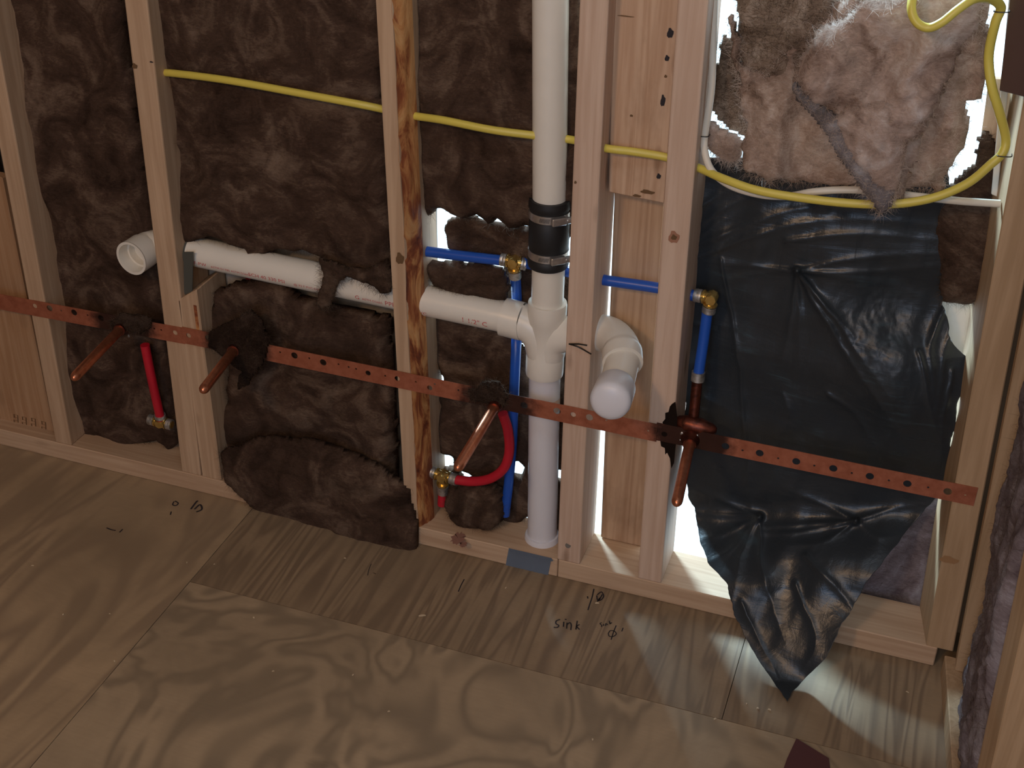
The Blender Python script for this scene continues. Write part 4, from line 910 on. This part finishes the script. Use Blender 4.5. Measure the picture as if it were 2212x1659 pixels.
# chips
spots = [(70, 1222, 5), (137, 1327, 4), (237, 1326, 3), (548, 1334, 4), (912, 1330, 12), (1290, 1303, 7), (1662, 1533, 5), (1637, 1530, 4), (1613, 1520, 3), (1280, 1597, 4), (840, 1537, 4), (463, 1219, 3), (247, 1428, 3), (590, 1450, 4), (763, 1458, 4), (1093, 1270, 5), (1545, 1553, 5), (1960, 1495, 5), (404, 1215, 3), (745, 1206, 4)]
CHIPL = {912: 'largest curled wood shaving, on the floor in front of the sagging insulation', 1290: 'small pale shaving just above the smaller handwritten sink note', 1613: 'leftmost of three wood chips in the light patch under the plastic tip',
 1637: 'middle of three wood chips in the light patch under the plastic tip', 1662: 'rightmost of three wood chips in the light patch under the plastic tip', 1960: 'lone wood chip on the plywood in front of the corner stud', 1545: 'wood chip beside the crossing of the plywood seams',
 1093: 'wood chip on the plywood just below the slate-blue tape', 1280: 'lone wood chip near the bottom edge, below the handwritten notes'}
for i, (px, py, s_) in enumerate(spots):
    c_ = fl(px, py, .0012); th = .5 if s_ > 10 else random.uniform(0, 3.1); L_ = s_*.00045; w_ = L_*random.uniform(.25, .6); u = np.array([math.cos(th), math.sin(th), 0]); v_ = np.array([-u[1], u[0], 0])
    vs = []; fs = []; m_n = 5
    for k in range(m_n):
        t_ = k/(m_n-1)*2-1; bw = w_*(1-.5*abs(t_))+.0002; cc = c_+u*L_*t_+np.array([0, 0, .0008*(1-t_*t_)])
        vs += [cc-v_*bw-[0, 0, .0006], cc+v_*bw-[0, 0, .0006], cc+v_*bw+[0, 0, .0004], cc-v_*bw+[0, 0, .0004]]
    for k in range(m_n-1):
        for q in range(4): fs.append((k*4+q, k*4+(q+1) % 4, (k+1)*4+(q+1) % 4, (k+1)*4+q))
    fs += [(3, 2, 1, 0), tuple(range((m_n-1)*4, m_n*4))]
    o = obj('wood_chip', vs, fs, M_CHIP); tag(o, CHIPL.get(px, 'tiny pale wood chip lying loose on the left half of the plywood floor'), 'wood chip', 'wood chips scattered on the plywood')
P = [fl(1720, 1597, .001), fl(1790, 1640, .001), fl(1800, 1720, .001), fl(1672, 1720, .001), fl(1700, 1640, .001)]
o = obj('paper_scrap', P+[p+np.array([0, 0, .002]) for p in P], [(4, 3, 2, 1, 0), (5, 6, 7, 8, 9)]+[(i, (i+1) % 5, 5+(i+1) % 5, 5+i) for i in range(5)], M_MAROON); tag(o, 'dark maroon scrap on the floor at the bottom edge below the plastic tip', 'scrap')
